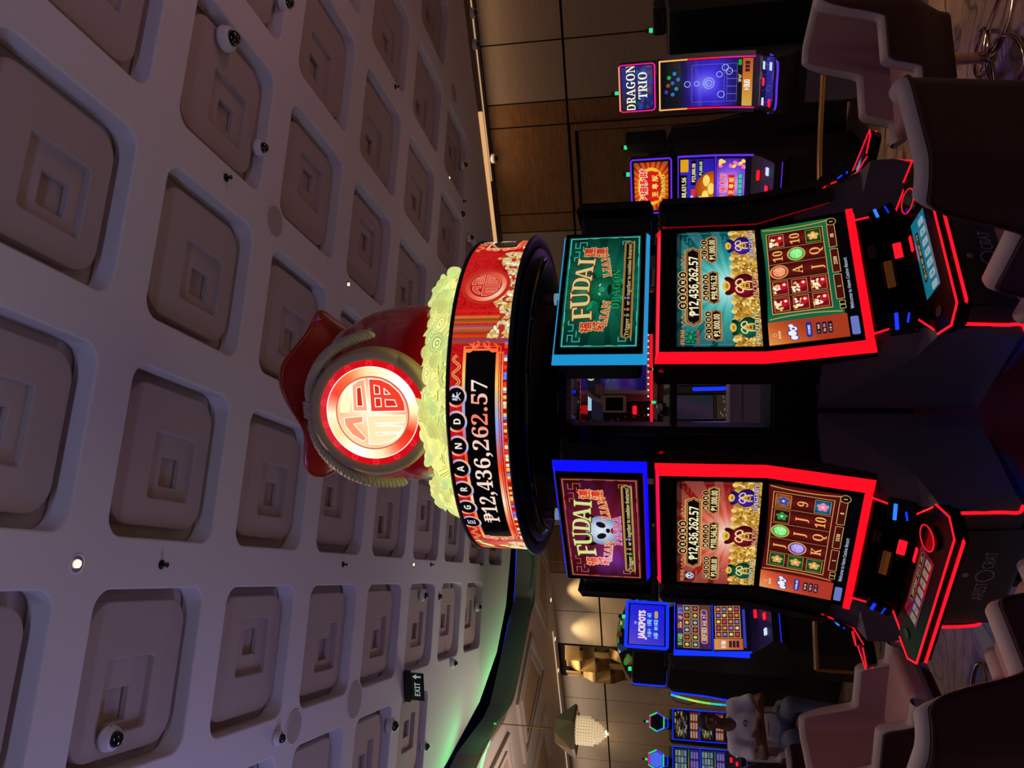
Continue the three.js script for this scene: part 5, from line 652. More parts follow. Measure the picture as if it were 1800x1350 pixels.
dup(chair0, 'tub chair with pale pink lining facing the panda machine from the left', ringPos(aL2, 1.85), faceYaw(aL2));
dup(chair0, 'maroon tub chair in front of the purple dragon slot machine at far right', [3.12, 0, -6.05], 190 * D2R);
dup(chair0, 'maroon tub chair back at the left edge beside the seated person', [-2.75, 0, -5.55], 200 * D2R);
dup(chair0, 'pale tub chair just behind the seated person, nearest the person', [-4.25, 0, -9.3], 120 * D2R);
dup(chair0, 'pale tub chair behind the seated person at the left edge', [-4.75, 0, -9.75], 120 * D2R);
// ---------------------------------------------------------------- fittings on the ceiling
{
  const R = 0.07; let first;
  const at = (x, z, rec) => [x, H + (rec ? 0.058 : 0), z];
  const cams = [ // x, z, size, set in a coffer, label
    [2.45, -4.9, 1.3, 1, 'large dome camera in the coffer nearest the top right'], [1.81, -5.35, 0.95, 1, 'small dome camera sharing a coffer with the large one'],
    [-2.0, -3.76, 1.05, 1, 'dome camera in the big coffer at the near left'], [-2.79, -5.53, 0.85, 0, 'dome camera beside a round speaker on the rib at left'],
    [3.1, -5.72, 1.1, 1, 'dome camera in a coffer cut by the right edge'], [-2.66, -9.2, 1.0, 1, 'first dome camera of the pair sharing a coffer at left'], [-2.83, -9.78, 1.0, 1, 'second dome camera of the pair sharing a coffer at left'],
    [-3.57, -11.9, 1.0, 1, 'dome camera in the far coffer nearest the green lit edge'], [-3.8, -8.07, 1.3, 1, 'big dome camera in the coffer left of the exit sign'], [-4.57, -9.23, 1.1, 1, 'dome camera in a green tinted coffer at the left edge'],
    [3.27, -11.05, 1.0, 1, 'dome camera in a coffer near the warm cove, right one'], [2.5, -10.88, 1.1, 1, 'dome camera in a coffer near the warm cove, middle one'], [2.25, -11.4, 1.0, 1, 'dome camera in a coffer near the warm cove, left one'],
    [-3.91, -10.34, 0.95, 0, 'dome camera on the rib beyond the exit sign'], [-1.06, -8.3, 1.0, 1, 'dome camera peeping out beside the coin heap'],
  ];
  for (const [x, z, k, rec, label] of cams) {
    let c;
    if (!first) {
      c = first = thing('dome_camera', label, 'camera', at(x, z, rec), 0, 'dome cameras on the ceiling');
      mesh('base', new THREE.LatheGeometry([[0, 0], [R, 0], [R * 1.0, -0.02], [R * 0.9, -0.05], [R * 0.68, -0.062], [R * 0.64, -0.058], [0, -0.055]].map(([r, y]) => new THREE.Vector2(r, y)), 32), M.domeWhite, c);
      mesh('dome', new THREE.SphereGeometry(R * 0.62, 24, 12, 0, 6.3, Math.PI / 2, Math.PI / 2).scale(1, 1.1, 1).translate(0, -0.055, 0), M.domeBlack, c);
      mesh('screw', cyl(0.004, 0.004, 0.004, 8).rotateZ(Math.PI / 2).translate(R * 0.95, -0.034, 0), M.black, c);
    } else c = dup(first, label, at(x, z, rec), 0);
    c.scale.setScalar(k);
  }
  // sprinklers on the ribs
  const spr = [[1.45, -4.85, 'sprinkler on the rib between two large coffers at right'], [-1.11, -4.16, 'sprinkler on the rib beside the brightest downlight'], [-1.71, -6.78, 'second sprinkler along the long left rib'], [-2.32, -9.43, 'third sprinkler along the long left rib, past the small downlight'], [-2.91, -11.99, 'farthest sprinkler along the long left rib'], [3.34, -8.16, 'sprinkler on a rib at upper right'], [2.71, -10.98, 'sprinkler near the warm cove'], [0.75, -7.87, 'sprinkler just above the red bag']];
  let s0; for (const [x, z, label] of spr) { if (!s0) { s0 = thing('sprinkler', label, 'sprinkler', [x, H, z], 0, 'sprinklers on the ceiling ribs'); mesh('plate', new THREE.LatheGeometry([[0, 0], [0.03, 0], [0.028, -0.006], [0, -0.01]].map(([r, y]) => new THREE.Vector2(r, y)), 16), M.satin, s0); mesh('stem', cyl(0.007, 0.01, 0.03, 8).translate(0, -0.02, 0), M.satin, s0); mesh('deflector', cyl(0.017, 0.017, 0.003, 12).translate(0, -0.04, 0), M.satin, s0); } else dup(s0, label, [x, H, z], 0); }
  // recessed downlights that are lit
  const dl = [[-0.95, -3.48, 1.0, 'bright lit downlight on the near left rib'], [0.96, -6.9, 0.75, 'small lit downlight right of the red bag'], [-2.17, -8.77, 0.75, 'small lit downlight on the long left rib'], [2.87, -10.26, 0.6, 'small lit downlight near the warm cove']];
  for (const [x, z, k, label] of dl) { const d = thing('downlight', label, 'downlight', [x, H, z], 0, 'lit downlights'); d.scale.setScalar(k); mesh('trim_ring', new THREE.TorusGeometry(0.05, 0.006, 8, 32).rotateX(Math.PI / 2), M.domeWhite, d); mesh('reflector', new THREE.LatheGeometry([[0.05, -0.001], [0.046, -0.003], [0.03, -0.002], [0.0, -0.001]].map(([r, y]) => new THREE.Vector2(r, y)), 24), M.steel, d); mesh('lamp', cyl(0.024, 0.022, 0.012, 7).translate(0, -0.006, 0), glow(0xffe8b8, 1.8), d);
    const l = new THREE.SpotLight(0xffd8a8, 9 * k, 0, 0.5, 0.6, 2); l.position.set(0, -0.02, 0); l.target.position.set(0, -3, 0); d.add(l, l.target); l.castShadow = true; l.name = 'lamp_light'; l.target.name = 'lamp_target'; }
  // unseen downlights beyond the edges of the frame, placed to light floor and chairs
  for (const [x, z, k, label] of [[4.7, -6.0, 8, 'unseen downlight lighting the aisle right of the frame'], [3.7, -3.9, 2.2, 'unseen downlight lighting the right hand chairs'], [-3.3, -4.4, 1.2, 'unseen downlight lighting the left hand chairs'], [-4.7, -7.0, 1.4, 'unseen downlight lighting the aisle left of the frame'], [2.0, -1.2, 1.0, 'unseen downlight lighting the floor just right of the viewer'], [-2.0, -1.2, 1.0, 'unseen downlight lighting the floor just left of the viewer'], [6.3, -8.3, 1.4, 'unseen downlight lighting the far right aisle']]) { const d = thing('downlight', label, 'downlight', [x, H, z], 0, 'lit downlights'); mesh('trim_ring', new THREE.TorusGeometry(0.05, 0.006, 8, 32).rotateX(Math.PI / 2), M.domeWhite, d); mesh('lamp', cyl(0.03, 0.03, 0.012, 12).translate(0, -0.006, 0), glow(0xffe8b8, 1.8), d);
    const l = new THREE.SpotLight(0xffd8b4, 4.2 * k, 0, 0.85, 0.8, 2); l.position.set(0, -0.02, 0); l.target.position.set(0, -3, 0); d.add(l, l.target); l.castShadow = true; l.shadow.radius = 3; l.name = 'lamp_light'; l.target.name = 'lamp_target'; }
  // flush round speakers
  const sp = [[1.28, -5.51, 0.125, 'round flush speaker on the rib crossing right of the bag'], [-3.1, -7.04, 0.17, 'larger round flush speaker on the rib near the exit sign'], [-2.83, -5.82, 0.13, 'round flush speaker beside a dome camera at left'], [4.11, -10.45, 0.13, 'round flush speaker near the back wall at right']];
  for (const [x, z, r, label] of sp) { const c = thing('ceiling_speaker', label, 'speaker', [x, H, z], 0, 'flush speakers'); mesh('grille', new THREE.LatheGeometry([[0, -0.008], [r * 0.95, -0.008], [r * 0.97, -0.002], [r * 0.97, 0]].map(([a, y]) => new THREE.Vector2(a, y)), 40), std(0xb8aca8, 0.9), c); mesh('ring', new THREE.TorusGeometry(r, 0.006, 8, 48).rotateX(Math.PI / 2).translate(0, -0.004, 0), M.ceil, c); }
  // exit sign hung from the ceiling
  const ex = thing('exit_sign', 'hanging black exit sign with white lettering and arrow', 'exit sign', [-3.5, H, -8.45], -0.12); ex.scale.setScalar(0.56);
  mesh('housing', rbox(0.66, 0.14, 0.1, 0.012, 0, -0.07, 0), M.black, ex);
  mesh('plate', rbox(0.6, 0.3, 0.012, 0.004, 0, -0.28, 0.0), std(0x06140f, 0.2), ex);
  mesh('lettering', new THREE.PlaneGeometry(0.58, 0.28).translate(0, -0.28, 0.008), new THREE.MeshPhysicalMaterial({ color: 0x222222, map: T.exit, emissive: 0xffffff, emissiveMap: T.exit, emissiveIntensity: 0.35, roughness: 0.3 }), ex);
  // cameras on the strip by the wall
  for (const [x, y, z, label] of [[5.3, 4.72, -11.6, 'dome camera on the dark strip by the wall, at the timber edge'], [5.72, 4.72, -11.45, 'white camera on the dark strip by the wall, rightmost'], [3.85, 4.7, -12.75, 'white camera on the wall strip over the timber door']]) { const c = dup(first, label, [x, y + 0.06, z], 0); c.scale.setScalar(1.2); }
  // wall washer spots over the pale panels
  for (const [s, label, k] of [[11.75, 'wall washer lighting a scallop left of the panda topper', 1], [13.0, 'wall washer lighting a scallop beside the gold relief panel', 1], [14.07, 'wall washer over the gold relief panel', 0.8], [16.8, 'wall washer over the chandelier wall panels', 0.5]]) {
    const p = onWall(s, 0.34), w = thing('wall_washer', label, 'spotlight', [p[0], 4.5, p[1]], wallYaw); mesh('can', cyl(0.06, 0.06, 0.1, 20).translate(0, 0.05, 0), M.steel, w); mesh('lamp', cyl(0.045, 0.045, 0.01, 16).translate(0, -0.004, 0), glow(0xffe0a8, 1.5), w);
    const l = new THREE.SpotLight(0xffdca0, 7 * k, 0, 0.7, 1.0, 2); l.position.set(0, -0.02, 0); l.target.position.set(0, -3, -0.55); w.add(l, l.target); l.castShadow = true; l.name = 'lamp_light'; l.target.name = 'lamp_target';
  }
  { const ll = thing('unseen_linear_light', 'unseen warm line of light placed to light the wall panels behind the chandelier', 'light fitting', [0, 0, 0]); const q = onWall(16.4, 0.5); const b2 = mesh('diffuser', box(7.6, 0.012, 0.05), glow(0xffe6cc, 0.5), ll); b2.position.set(q[0], 4.496, q[1]); b2.rotation.y = wallYaw; const r2 = rectLight(ll, 0xffe8d0, 22, 7.6, 0.06, [q[0], 4.48, q[1]], [q[0], 0, q[1] + 0.001]); r2.rotation.set(-Math.PI / 2, 0, wallYaw); }  // unseen line of light, placed to brighten the wall below it
  // unseen warm linear light in the strip, placed to light the right wall panels
  const ln = thing('unseen_linear_light', 'unseen warm line of light placed to light the pale wall panels at right', 'light fitting', [0, 0, 0]); const p0 = onWall(-0.2, 0.3);
  const bar = mesh('diffuser', box(4.6, 0.012, 0.05), glow(0xffcf9c, 0.5), ln); bar.position.set(p0[0], H + 0.022, p0[1]); bar.rotation.y = wallYaw;
  rectLight(ln, 0xffc898, 5.5, 4.6, 0.06, [p0[0], H + 0.0, p0[1]], [onWall(-0.2, 0.1)[0], 0, onWall(-0.2, 0.1)[1]]); ln.children[1].rotation.set(-Math.PI / 2, 0, 0); ln.children[1].rotation.set(-Math.PI / 2, 0, wallYaw);
}
// ---------------------------------------------------------------- slot machines farther away (local +z faces the player)
const ringGeo = (w, h, r, cy, z, rad = 0.008) => { const s = rrect(w, h, r, 0, cy).getPoints(6); return new THREE.TubeGeometry(new THREE.CatmullRomCurve3(s.slice(0, -1).map((p) => V3(p.x, p.y, z)), true, 'catmullrom', 0.05), 120, rad, 6, true); };
function candle(parent, x, y, z, lit = M.greenGlow) { const c = new THREE.Group(); c.name = 'signal_light'; c.position.set(x, y, z); parent.add(c); mesh('lens', cyl(0.022, 0.022, 0.04, 14).translate(0, 0.02, 0), lit, c); mesh('cap', cyl(0.022, 0.022, 0.03, 14).translate(0, 0.06, 0), std(0x5a1418, 0.35), c); mesh('band', cyl(0.025, 0.025, 0.008, 14), M.steel, c); }
// upright cabinet: two flat screens, sloped button deck
function upright(o) {
  const m = thing('slot_machine', o.label, 'slot machine', o.pos, o.yaw, o.group);
  const w = o.w ?? 0.62;
  mesh('cabinet', profile([[0.1, 0], [-0.5, 0], [-0.5, 1.72], [-0.12, 1.76], [-0.02, 1.7], [0.0, 1.36], [0.06, 1.02], [0.16, 0.94], [0.4, 0.84], [0.41, 0.76], [0.2, 0.68], [0.16, 0.5], [0.14, 0]], w), M.black, m);
  const mk = (name, ww, y0, z0, y1, z1, tex, k) => mesh(name, grid(1, 1, (u, v) => [(u - 0.5) * ww, y0 + (y1 - y0) * v, z0 + (z1 - z0) * v]), screenMat(tex, k), m);
  mk('upper_screen', w - 0.08, 1.365, 0.012, 1.69, -0.008, o.up, o.k ?? 1); mk('lower_screen', w - 0.08, 1.03, 0.075, 1.34, 0.017, o.low, o.k ?? 1);
  for (const s of [-1, 1]) { mesh('side_light', bars([[s * (w / 2 - 0.005), 1.71, 0.0], [s * (w / 2 - 0.005), 1.355, 0.02], [s * (w / 2 - 0.005), 1.01, 0.085]], o.ledw ?? 0.016), o.led, m); }
  mesh('frame_light', bars([[-w / 2 + 0.01, 1.712, 0.0], [w / 2 - 0.01, 1.712, 0.0]], 0.01), o.led, m); mesh('divider_light', bars([[-w / 2 + 0.01, 1.352, 0.02], [w / 2 - 0.01, 1.352, 0.02]], 0.01), o.led, m);
  if (o.flank) for (const s of [-1, 1]) mesh('flank_light', grid(1, 8, (u, v) => { const y = 1.02 + 0.7 * v, b = 0.05 * Math.sin(v * Math.PI); return [s * (w / 2 + 0.004 + 0.04 * u * 0.6), y, 0.07 - 0.07 * v + b * 0.3 - 0.06 * u]; }), o.flank, m);
  mesh('deck_light', bars([[-w / 2, 0.775, 0.41], [w / 2, 0.775, 0.41]], 0.009), o.deckLed ?? o.led, m);
  for (const [x, c] of [[-0.16, M.coolWhite], [0.02, M.ledRedThin], [0.2, M.coolWhite]]) { const b = rbox(0.08, 0.014, 0.045, 0.006); b.rotateX(0.4); b.translate(x, 0.895, 0.31); mesh('button', b, c, m); }
  mesh('bill_slot', rbox(0.1, 0.03, 0.02, 0.006, 0.12, 0.96, 0.16), M.ledRedThin, m); mesh('belly_panel', rbox(w - 0.1, 0.42, 0.02, 0.01, 0, 0.28, 0.155), M.satin, m);
  // topper
  const tw = o.tw ?? 0.56, th = o.th ?? 0.36, ty = 1.78 + th / 2;
  const tp = new THREE.Group(); tp.name = 'topper'; m.add(tp);
  mesh('housing', rbox(tw + 0.02, th + 0.02, 0.12, 0.02, 0, ty, -0.09), M.black, tp);
  mesh('screen', new THREE.PlaneGeometry(tw - 0.06, th - 0.06).translate(0, ty, -0.027), screenMat(o.top, o.k ?? 1), tp); mesh('light_frame', ringGeo(tw, th, 0.025, ty, -0.028, o.topR ?? 0.009), o.topLed ?? o.led, tp); mesh('foot', rbox(0.2, 0.06, 0.08, 0.01, 0, 1.765, -0.12), M.black, tp);
  candle(m, 0.12, ty + th / 2 + 0.012, -0.1);
  if (o.lit) rectLight(m, o.lit, 0.5, w - 0.1, 0.62, [0, 1.36, 0.13], [0, 1.3, 2]);
  return m;
}
// tall cabinet with one portrait screen that curves out at the foot
function curved(o) {
  const m = thing('slot_machine', o.label, 'slot machine', o.pos, o.yaw);
  const pr = (v) => { const y = 0.98 + 0.83 * v, z = 0.26 * Math.pow(1 - v, 2.4) + 0.02 * v; return [y, z]; };
  mesh('cabinet', profile([...Array.from({ length: 13 }, (_, i) => { const [y, z] = pr(i / 12); return [z - 0.012, y]; }), [-0.1, 1.83], [-0.5, 1.7], [-0.5, 0], [0.22, 0], [0.22, 0.62], [0.62, 0.78], [0.64, 0.84], [0.34, 0.94]], 0.62), M.black, m);
  mesh('screen', grid(1, 24, (u, v) => { const [y, z] = pr(v); return [(u - 0.5) * 0.54, y, z + 0.003]; }), screenMat(o.main, 0.9), m);
  for (const s of [-1, 1]) { for (const [a, b, mt] of [[0, 0.34, M.ledPink], [0.34, 0.7, M.ledRedThin], [0.7, 1, glow(0xffb060, 1.0)]]) mesh('side_light', tube(Array.from({ length: 9 }, (_, i) => { const [y, z] = pr(a + (b - a) * i / 8); return [s * 0.288, y, z + 0.006]; }), 0.009, 24, 6), mt, m); mesh('wing', grid(2, 24, (u, v) => { const [y, z] = pr(v); return [s * (0.3 + 0.05 * u), y, z + 0.01 - 0.05 * u]; }), M.grey, m); }
  mesh('top_light', bars([[-0.288, 1.812, 0.02], [0.288, 1.812, 0.02]], 0.014), glow(0xffc080, 1.0), m);
  const dk = new THREE.Group(); dk.name = 'button_deck'; m.add(dk);
  mesh('deck', (() => { const b = rbox(0.62, 0.03, 0.32, 0.012); b.rotateX(0.3); b.translate(0, 0.89, 0.48); return b; })(), M.gloss, dk); mesh('deck_light', tube([[-0.32, 0.88, 0.5], [-0.26, 0.84, 0.64], [0, 0.835, 0.66], [0.26, 0.84, 0.64], [0.32, 0.88, 0.5]], 0.009, 40, 6), M.ledPurple, dk);
  for (const [x, z, c] of [[-0.2, 0.42, M.coolWhite], [-0.2, 0.56, M.ledRedThin], [0.02, 0.42, M.ledRedThin], [0.2, 0.42, M.coolWhite], [0.2, 0.56, M.coolWhite]]) { const b = rbox(0.09, 0.016, 0.05, 0.006); b.rotateX(0.3); b.translate(x, 0.918 - (z - 0.42) * 0.3, z); mesh('button', b, c, dk); }
  mesh('belly_panel', rbox(0.56, 0.5, 0.02, 0.01, 0, 0.3, 0.225), M.grey, m);
  const tp = new THREE.Group(); tp.name = 'topper'; m.add(tp); mesh('housing', rbox(0.58, 0.34, 0.2, 0.02, 0, 2.02, -0.1), M.black, tp); mesh('screen', new THREE.PlaneGeometry(0.52, 0.29).translate(0, 2.02, 0.006), screenMat(o.top, 0.95), tp); mesh('light_frame', ringGeo(0.56, 0.325, 0.03, 2.02, 0.004, 0.009), M.ledPink, tp); mesh('upper_light', bars([[-0.26, 2.184, 0.006], [0.26, 2.184, 0.006]], 0.012), glow(0xffb868, 1.0), tp);
  mesh('foot', rbox(0.2, 0.06, 0.1, 0.01, 0, 1.84, -0.12), M.black, tp);
  candle(m, -0.06, 2.195, -0.1);
  rectLight(m, 0x6050ff, 0.6, 0.5, 0.7, [0, 1.4, 0.14], [0, 1.3, 2]);
  return m;
}
const toCam = (x, z) => Math.atan2(-x, -z);
curved({ label: 'curved screen slot machine with dragon trio lettering and pink edge lights', pos: [2.78, 0, -7.3], yaw: toCam(2.78, -7.3) - 0.12, top: T.dtTop, main: T.dtMain }).scale.set(0.74, 1, 0.9);
upright({ label: 'purple edged slot machine with red and gold Chinese lettered topper', pos: [1.92, 0, -7.62], yaw: toCam(1.92, -7.6) - 0.3, top: T.dfTop, up: T.dfUp, low: T.dfLow, led: M.ledPurple, tw: 0.58, th: 0.4, lit: 0x9060ff }).scale.set(0.92, 0.96, 1);
upright({ label: 'black slot machine with its dark side toward us between the purple and pink lit machines', pos: [2.72, 0, -8.5], yaw: toCam(2.5, -8.2) + 1.75, top: T.farScr, up: T.farScr, low: T.farScr, led: M.satin, k: 0.4, tw: 0.6, th: 0.4 });
upright({ label: 'black slot machine turned away at the right edge behind the tub chair', pos: [3.75, 0, -7.9], yaw: toCam(3.7, -7.8) + 2.6, top: T.farScr, up: T.farScr, low: T.farScr, led: M.satin, k: 0.3, tw: 0.3, th: 0.1 });
upright({ label: 'blue lit slot machine with jackpots lettering on its tilted topper', pos: [-2.32, 0, -7.55], yaw: toCam(-2.3, -7.5) + 0.38, top: T.jpTop, up: T.jpUp, low: T.jpLow, led: M.ledBlueThin, flank: M.ledBlueThin, topLed: M.ledBlueThin, topR: 0.018, tw: 0.56, th: 0.4, lit: 0x3040ff }).scale.set(0.8, 0.98, 1);
{ // the machine back to back with it: side on, rainbow edge light and pale outline
  const m = upright({ label: 'black slot machine seen from the side with a rainbow light strip', pos: [-3.22, 0, -8.9], yaw: -2.2, top: T.farScr, up: T.farScr, low: T.farScr, led: M.ledBlueThin, topLed: M.ledBlueThin, k: 0.25, topR: 0.016, tw: 0.5, th: 0.36 });
  const cols = [0x30a0ff, 0x30d8c0, 0x80f060, 0xc8f050, 0x80f080, 0x30c0f0];
  for (const s of [-1, 1]) for (let i = 0; i < 12; i++) { const v = i / 12; const q = (t) => [s * 0.318, 1.0 + 0.72 * t, 0.13 - 0.1 * t + 0.05 * Math.sin(t * Math.PI)]; mesh('rainbow_segment', bars([q(v + 0.005), q(v + 0.075)], 0.016), glow(cols[Math.floor(v * 5.99)], 0.9), m); }
  for (const s of [-1, 1]) { mesh('outline', bars([[s * 0.314, 1.74, 0.02], [s * 0.314, 1.66, 0.16], [s * 0.314, 1.52, 0.2], [s * 0.314, 1.44, 0.13], [s * 0.314, 1.2, 0.18]], 0.008), M.grey, m); for (let i = 0; i < 3; i++) mesh('vent_light', bars([[s * 0.316, 0.72 - i * 0.1, 0.2 + i * 0.02], [s * 0.316, 0.63 - i * 0.09, 0.24 + i * 0.02]], 0.014), M.ledGreen, m); }
}
// hexagon toppers at far left
function hexMachine(label, x, z, tex, topTex) {
  const m = upright({ label, pos: [x, 0, z], yaw: toCam(x, z) + 0.15, top: T.farScr, up: tex, low: tex, led: M.ledBlueThin, k: 0.55, tw: 0.2, th: 0.08, w: 0.66 }); m.scale.set(0.6, 1, 0.8);
  const pts = [[-0.2, 0.0], [-0.12, 0.095], [0.12, 0.095], [0.2, 0.0], [0.12, -0.095], [-0.12, -0.095]].map(([a, b]) => [a * 1.0, b + 1.93]);
  const hx = new THREE.Group(); hx.name = 'hexagon_sign'; m.add(hx); mesh('plate', extr(poly(pts), 0.05, 0.008).translate(0, 0, -0.02), M.black, hx);
  pts.forEach((p, i) => { const q = pts[(i + 1) % 6]; mesh('edge_light', bars([[...p, 0.045], [...q, 0.045]], 0.018), [M.ledGreen, M.ledPink, M.greenGlow, M.ledPurple, M.ledGreen, M.blueGlow][i], hx); });
  if (topTex) mesh('screen', extr(poly(pts.map(([a, b]) => [a * 0.85, (b - 1.93) * 0.85 + 1.93])), 0.004).translate(0, 0, 0.042), glow(0x4a6af0, 0.9), hx);
  candle(m, 0.0, 2.04, 0); return m;
}
hexMachine('slot machine at far left with an unlit hexagon sign', -4.72, -10.9, T.octA, null); hexMachine('slot machine at far left with a glowing blue hexagon sign', -5.08, -10.55, T.octB, T.octTop);
{ // foot rails in brass before the two banks
  const rail = (pts, label) => { const r = thing('foot_rail', label, 'rail', [0, 0, 0]); mesh('tube', tube(pts, 0.022, 40, 10), M.brass, r); for (const p of [pts[0], pts[pts.length - 1]]) mesh('bracket', merge([cyl(0.015, 0.015, p[1], 10).translate(p[0], p[1] / 2, p[2]), cyl(0.04, 0.045, 0.012, 16).translate(p[0], 0.006, p[2])]), M.brass, r); };
  rail([[1.35, 0.5, -6.7], [1.9, 0.5, -6.75], [2.5, 0.5, -6.6]], 'brass foot rail along the slot bank at right'); rail([[-1.75, 0.5, -7.0], [-2.1, 0.5, -6.98], [-2.42, 0.5, -6.9]], 'brass foot rail along the slot bank with blue lights');
}
{ // chandelier: faceted bronze canopy with crystal drops
  const c = thing('chandelier', 'crystal chandelier hanging under a faceted bronze canopy', 'chandelier', [-5.38, 0, -11.85]);
  const N = 6, top = 3.5, bot = 3.2, V = []; for (let i = 0; i < N; i++) { const a = i / N * 6.283 + 0.3; V.push([0.2 * Math.cos(a), top, 0.2 * Math.sin(a)]); } for (let i = 0; i < N; i++) { const a = (i + 0.5) / N * 6.283 + 0.3; V.push([0.4 * Math.cos(a), bot, 0.4 * Math.sin(a)]); } V.push([0, top + 0.02, 0]);
  const F = []; for (let i = 0; i < N; i++) { const j = (i + 1) % N; F.push([i, j, i + N], [j, j + N, i + N], [12, j, i]); } mesh('canopy', polyhedron(V, F), std(0x8a7458, 0.35, 0.3), c);
  mesh('rim', polyhedron([...V.slice(6, 12), ...V.slice(6, 12).map(([x, y, z]) => [x * 0.93, y - 0.03, z * 0.93])], V.slice(6, 12).map((_, i) => [i, (i + 1) % 6, (i + 1) % 6 + 6, i + 6])), M.steel, c);
  mesh('rod', cyl(0.012, 0.012, 1.0, 8).translate(0, 4.0, 0), M.brass, c);
  const bead = new THREE.OctahedronGeometry(0.02, 0), cm = glow(0xffe0b0, 0.42, 0xb8b0a0), im = new THREE.InstancedMesh(bead, cm, 900); let n = 0; const mt = new THREE.Matrix4();
  for (let r = 0; r < 9; r++) { const rad2 = 0.31 * (r + 0.3) / 9, cnt = 5 + r * 4, len = Math.round(3 + 10 * (1 - rad2 / 0.33)); for (let i = 0; i < cnt; i++) for (let k = 0; k < len && n < 900; k++) { const a = i / cnt * 6.283 + r; mt.makeTranslation(rad2 * Math.cos(a), bot - 0.03 - k * 0.04, rad2 * Math.sin(a)); im.setMatrixAt(n++, mt); } } im.count = n; im.name = 'crystals'; im.userData.kind = 'stuff'; c.add(im); shade(im);
  const l = new THREE.PointLight(0xffd8a0, 2, 0, 2); l.position.set(0, 2.7, 0); l.castShadow = true; c.add(l); l.name = 'lamp_light';
}
{ // arched sign and panels behind the blue lit bank
  const a = thing('arched_sign', 'arched panda print sign behind the jackpots topper', 'sign', [-3.25, 0, -9.9], toCam(-3.25, -9.9) + 0.2);
  const sh = new THREE.Shape(); sh.moveTo(-0.55, 1.9); sh.lineTo(0.55, 1.9); sh.lineTo(0.55, 2.2); sh.quadraticCurveTo(0, 2.6, -0.55, 2.2); sh.closePath(); const g = extr(sh, 0.06, 0.01); mesh('board', g.clone(), M.brass, a);
  const gf = new THREE.ShapeGeometry(sh, 16).scale(0.94, 1, 1).translate(0, 0.0, 0.075), u = gf.attributes.uv, p = gf.attributes.position; for (let i = 0; i < u.count; i++) u.setXY(i, p.getX(i) / 1.1 + 0.5, (p.getY(i) - 1.9) / 0.55); mesh('print', gf, screenMat(T.pandaSign, 0.55), a);
  mesh('stand', rbox(0.8, 1.9, 0.3, 0.02, 0, 0.95, -0.1), M.black, a); mesh('red_line', bars([[-0.4, 1.86, 0.08], [0.4, 1.82, 0.08]], 0.014), M.ledRed, a);
}
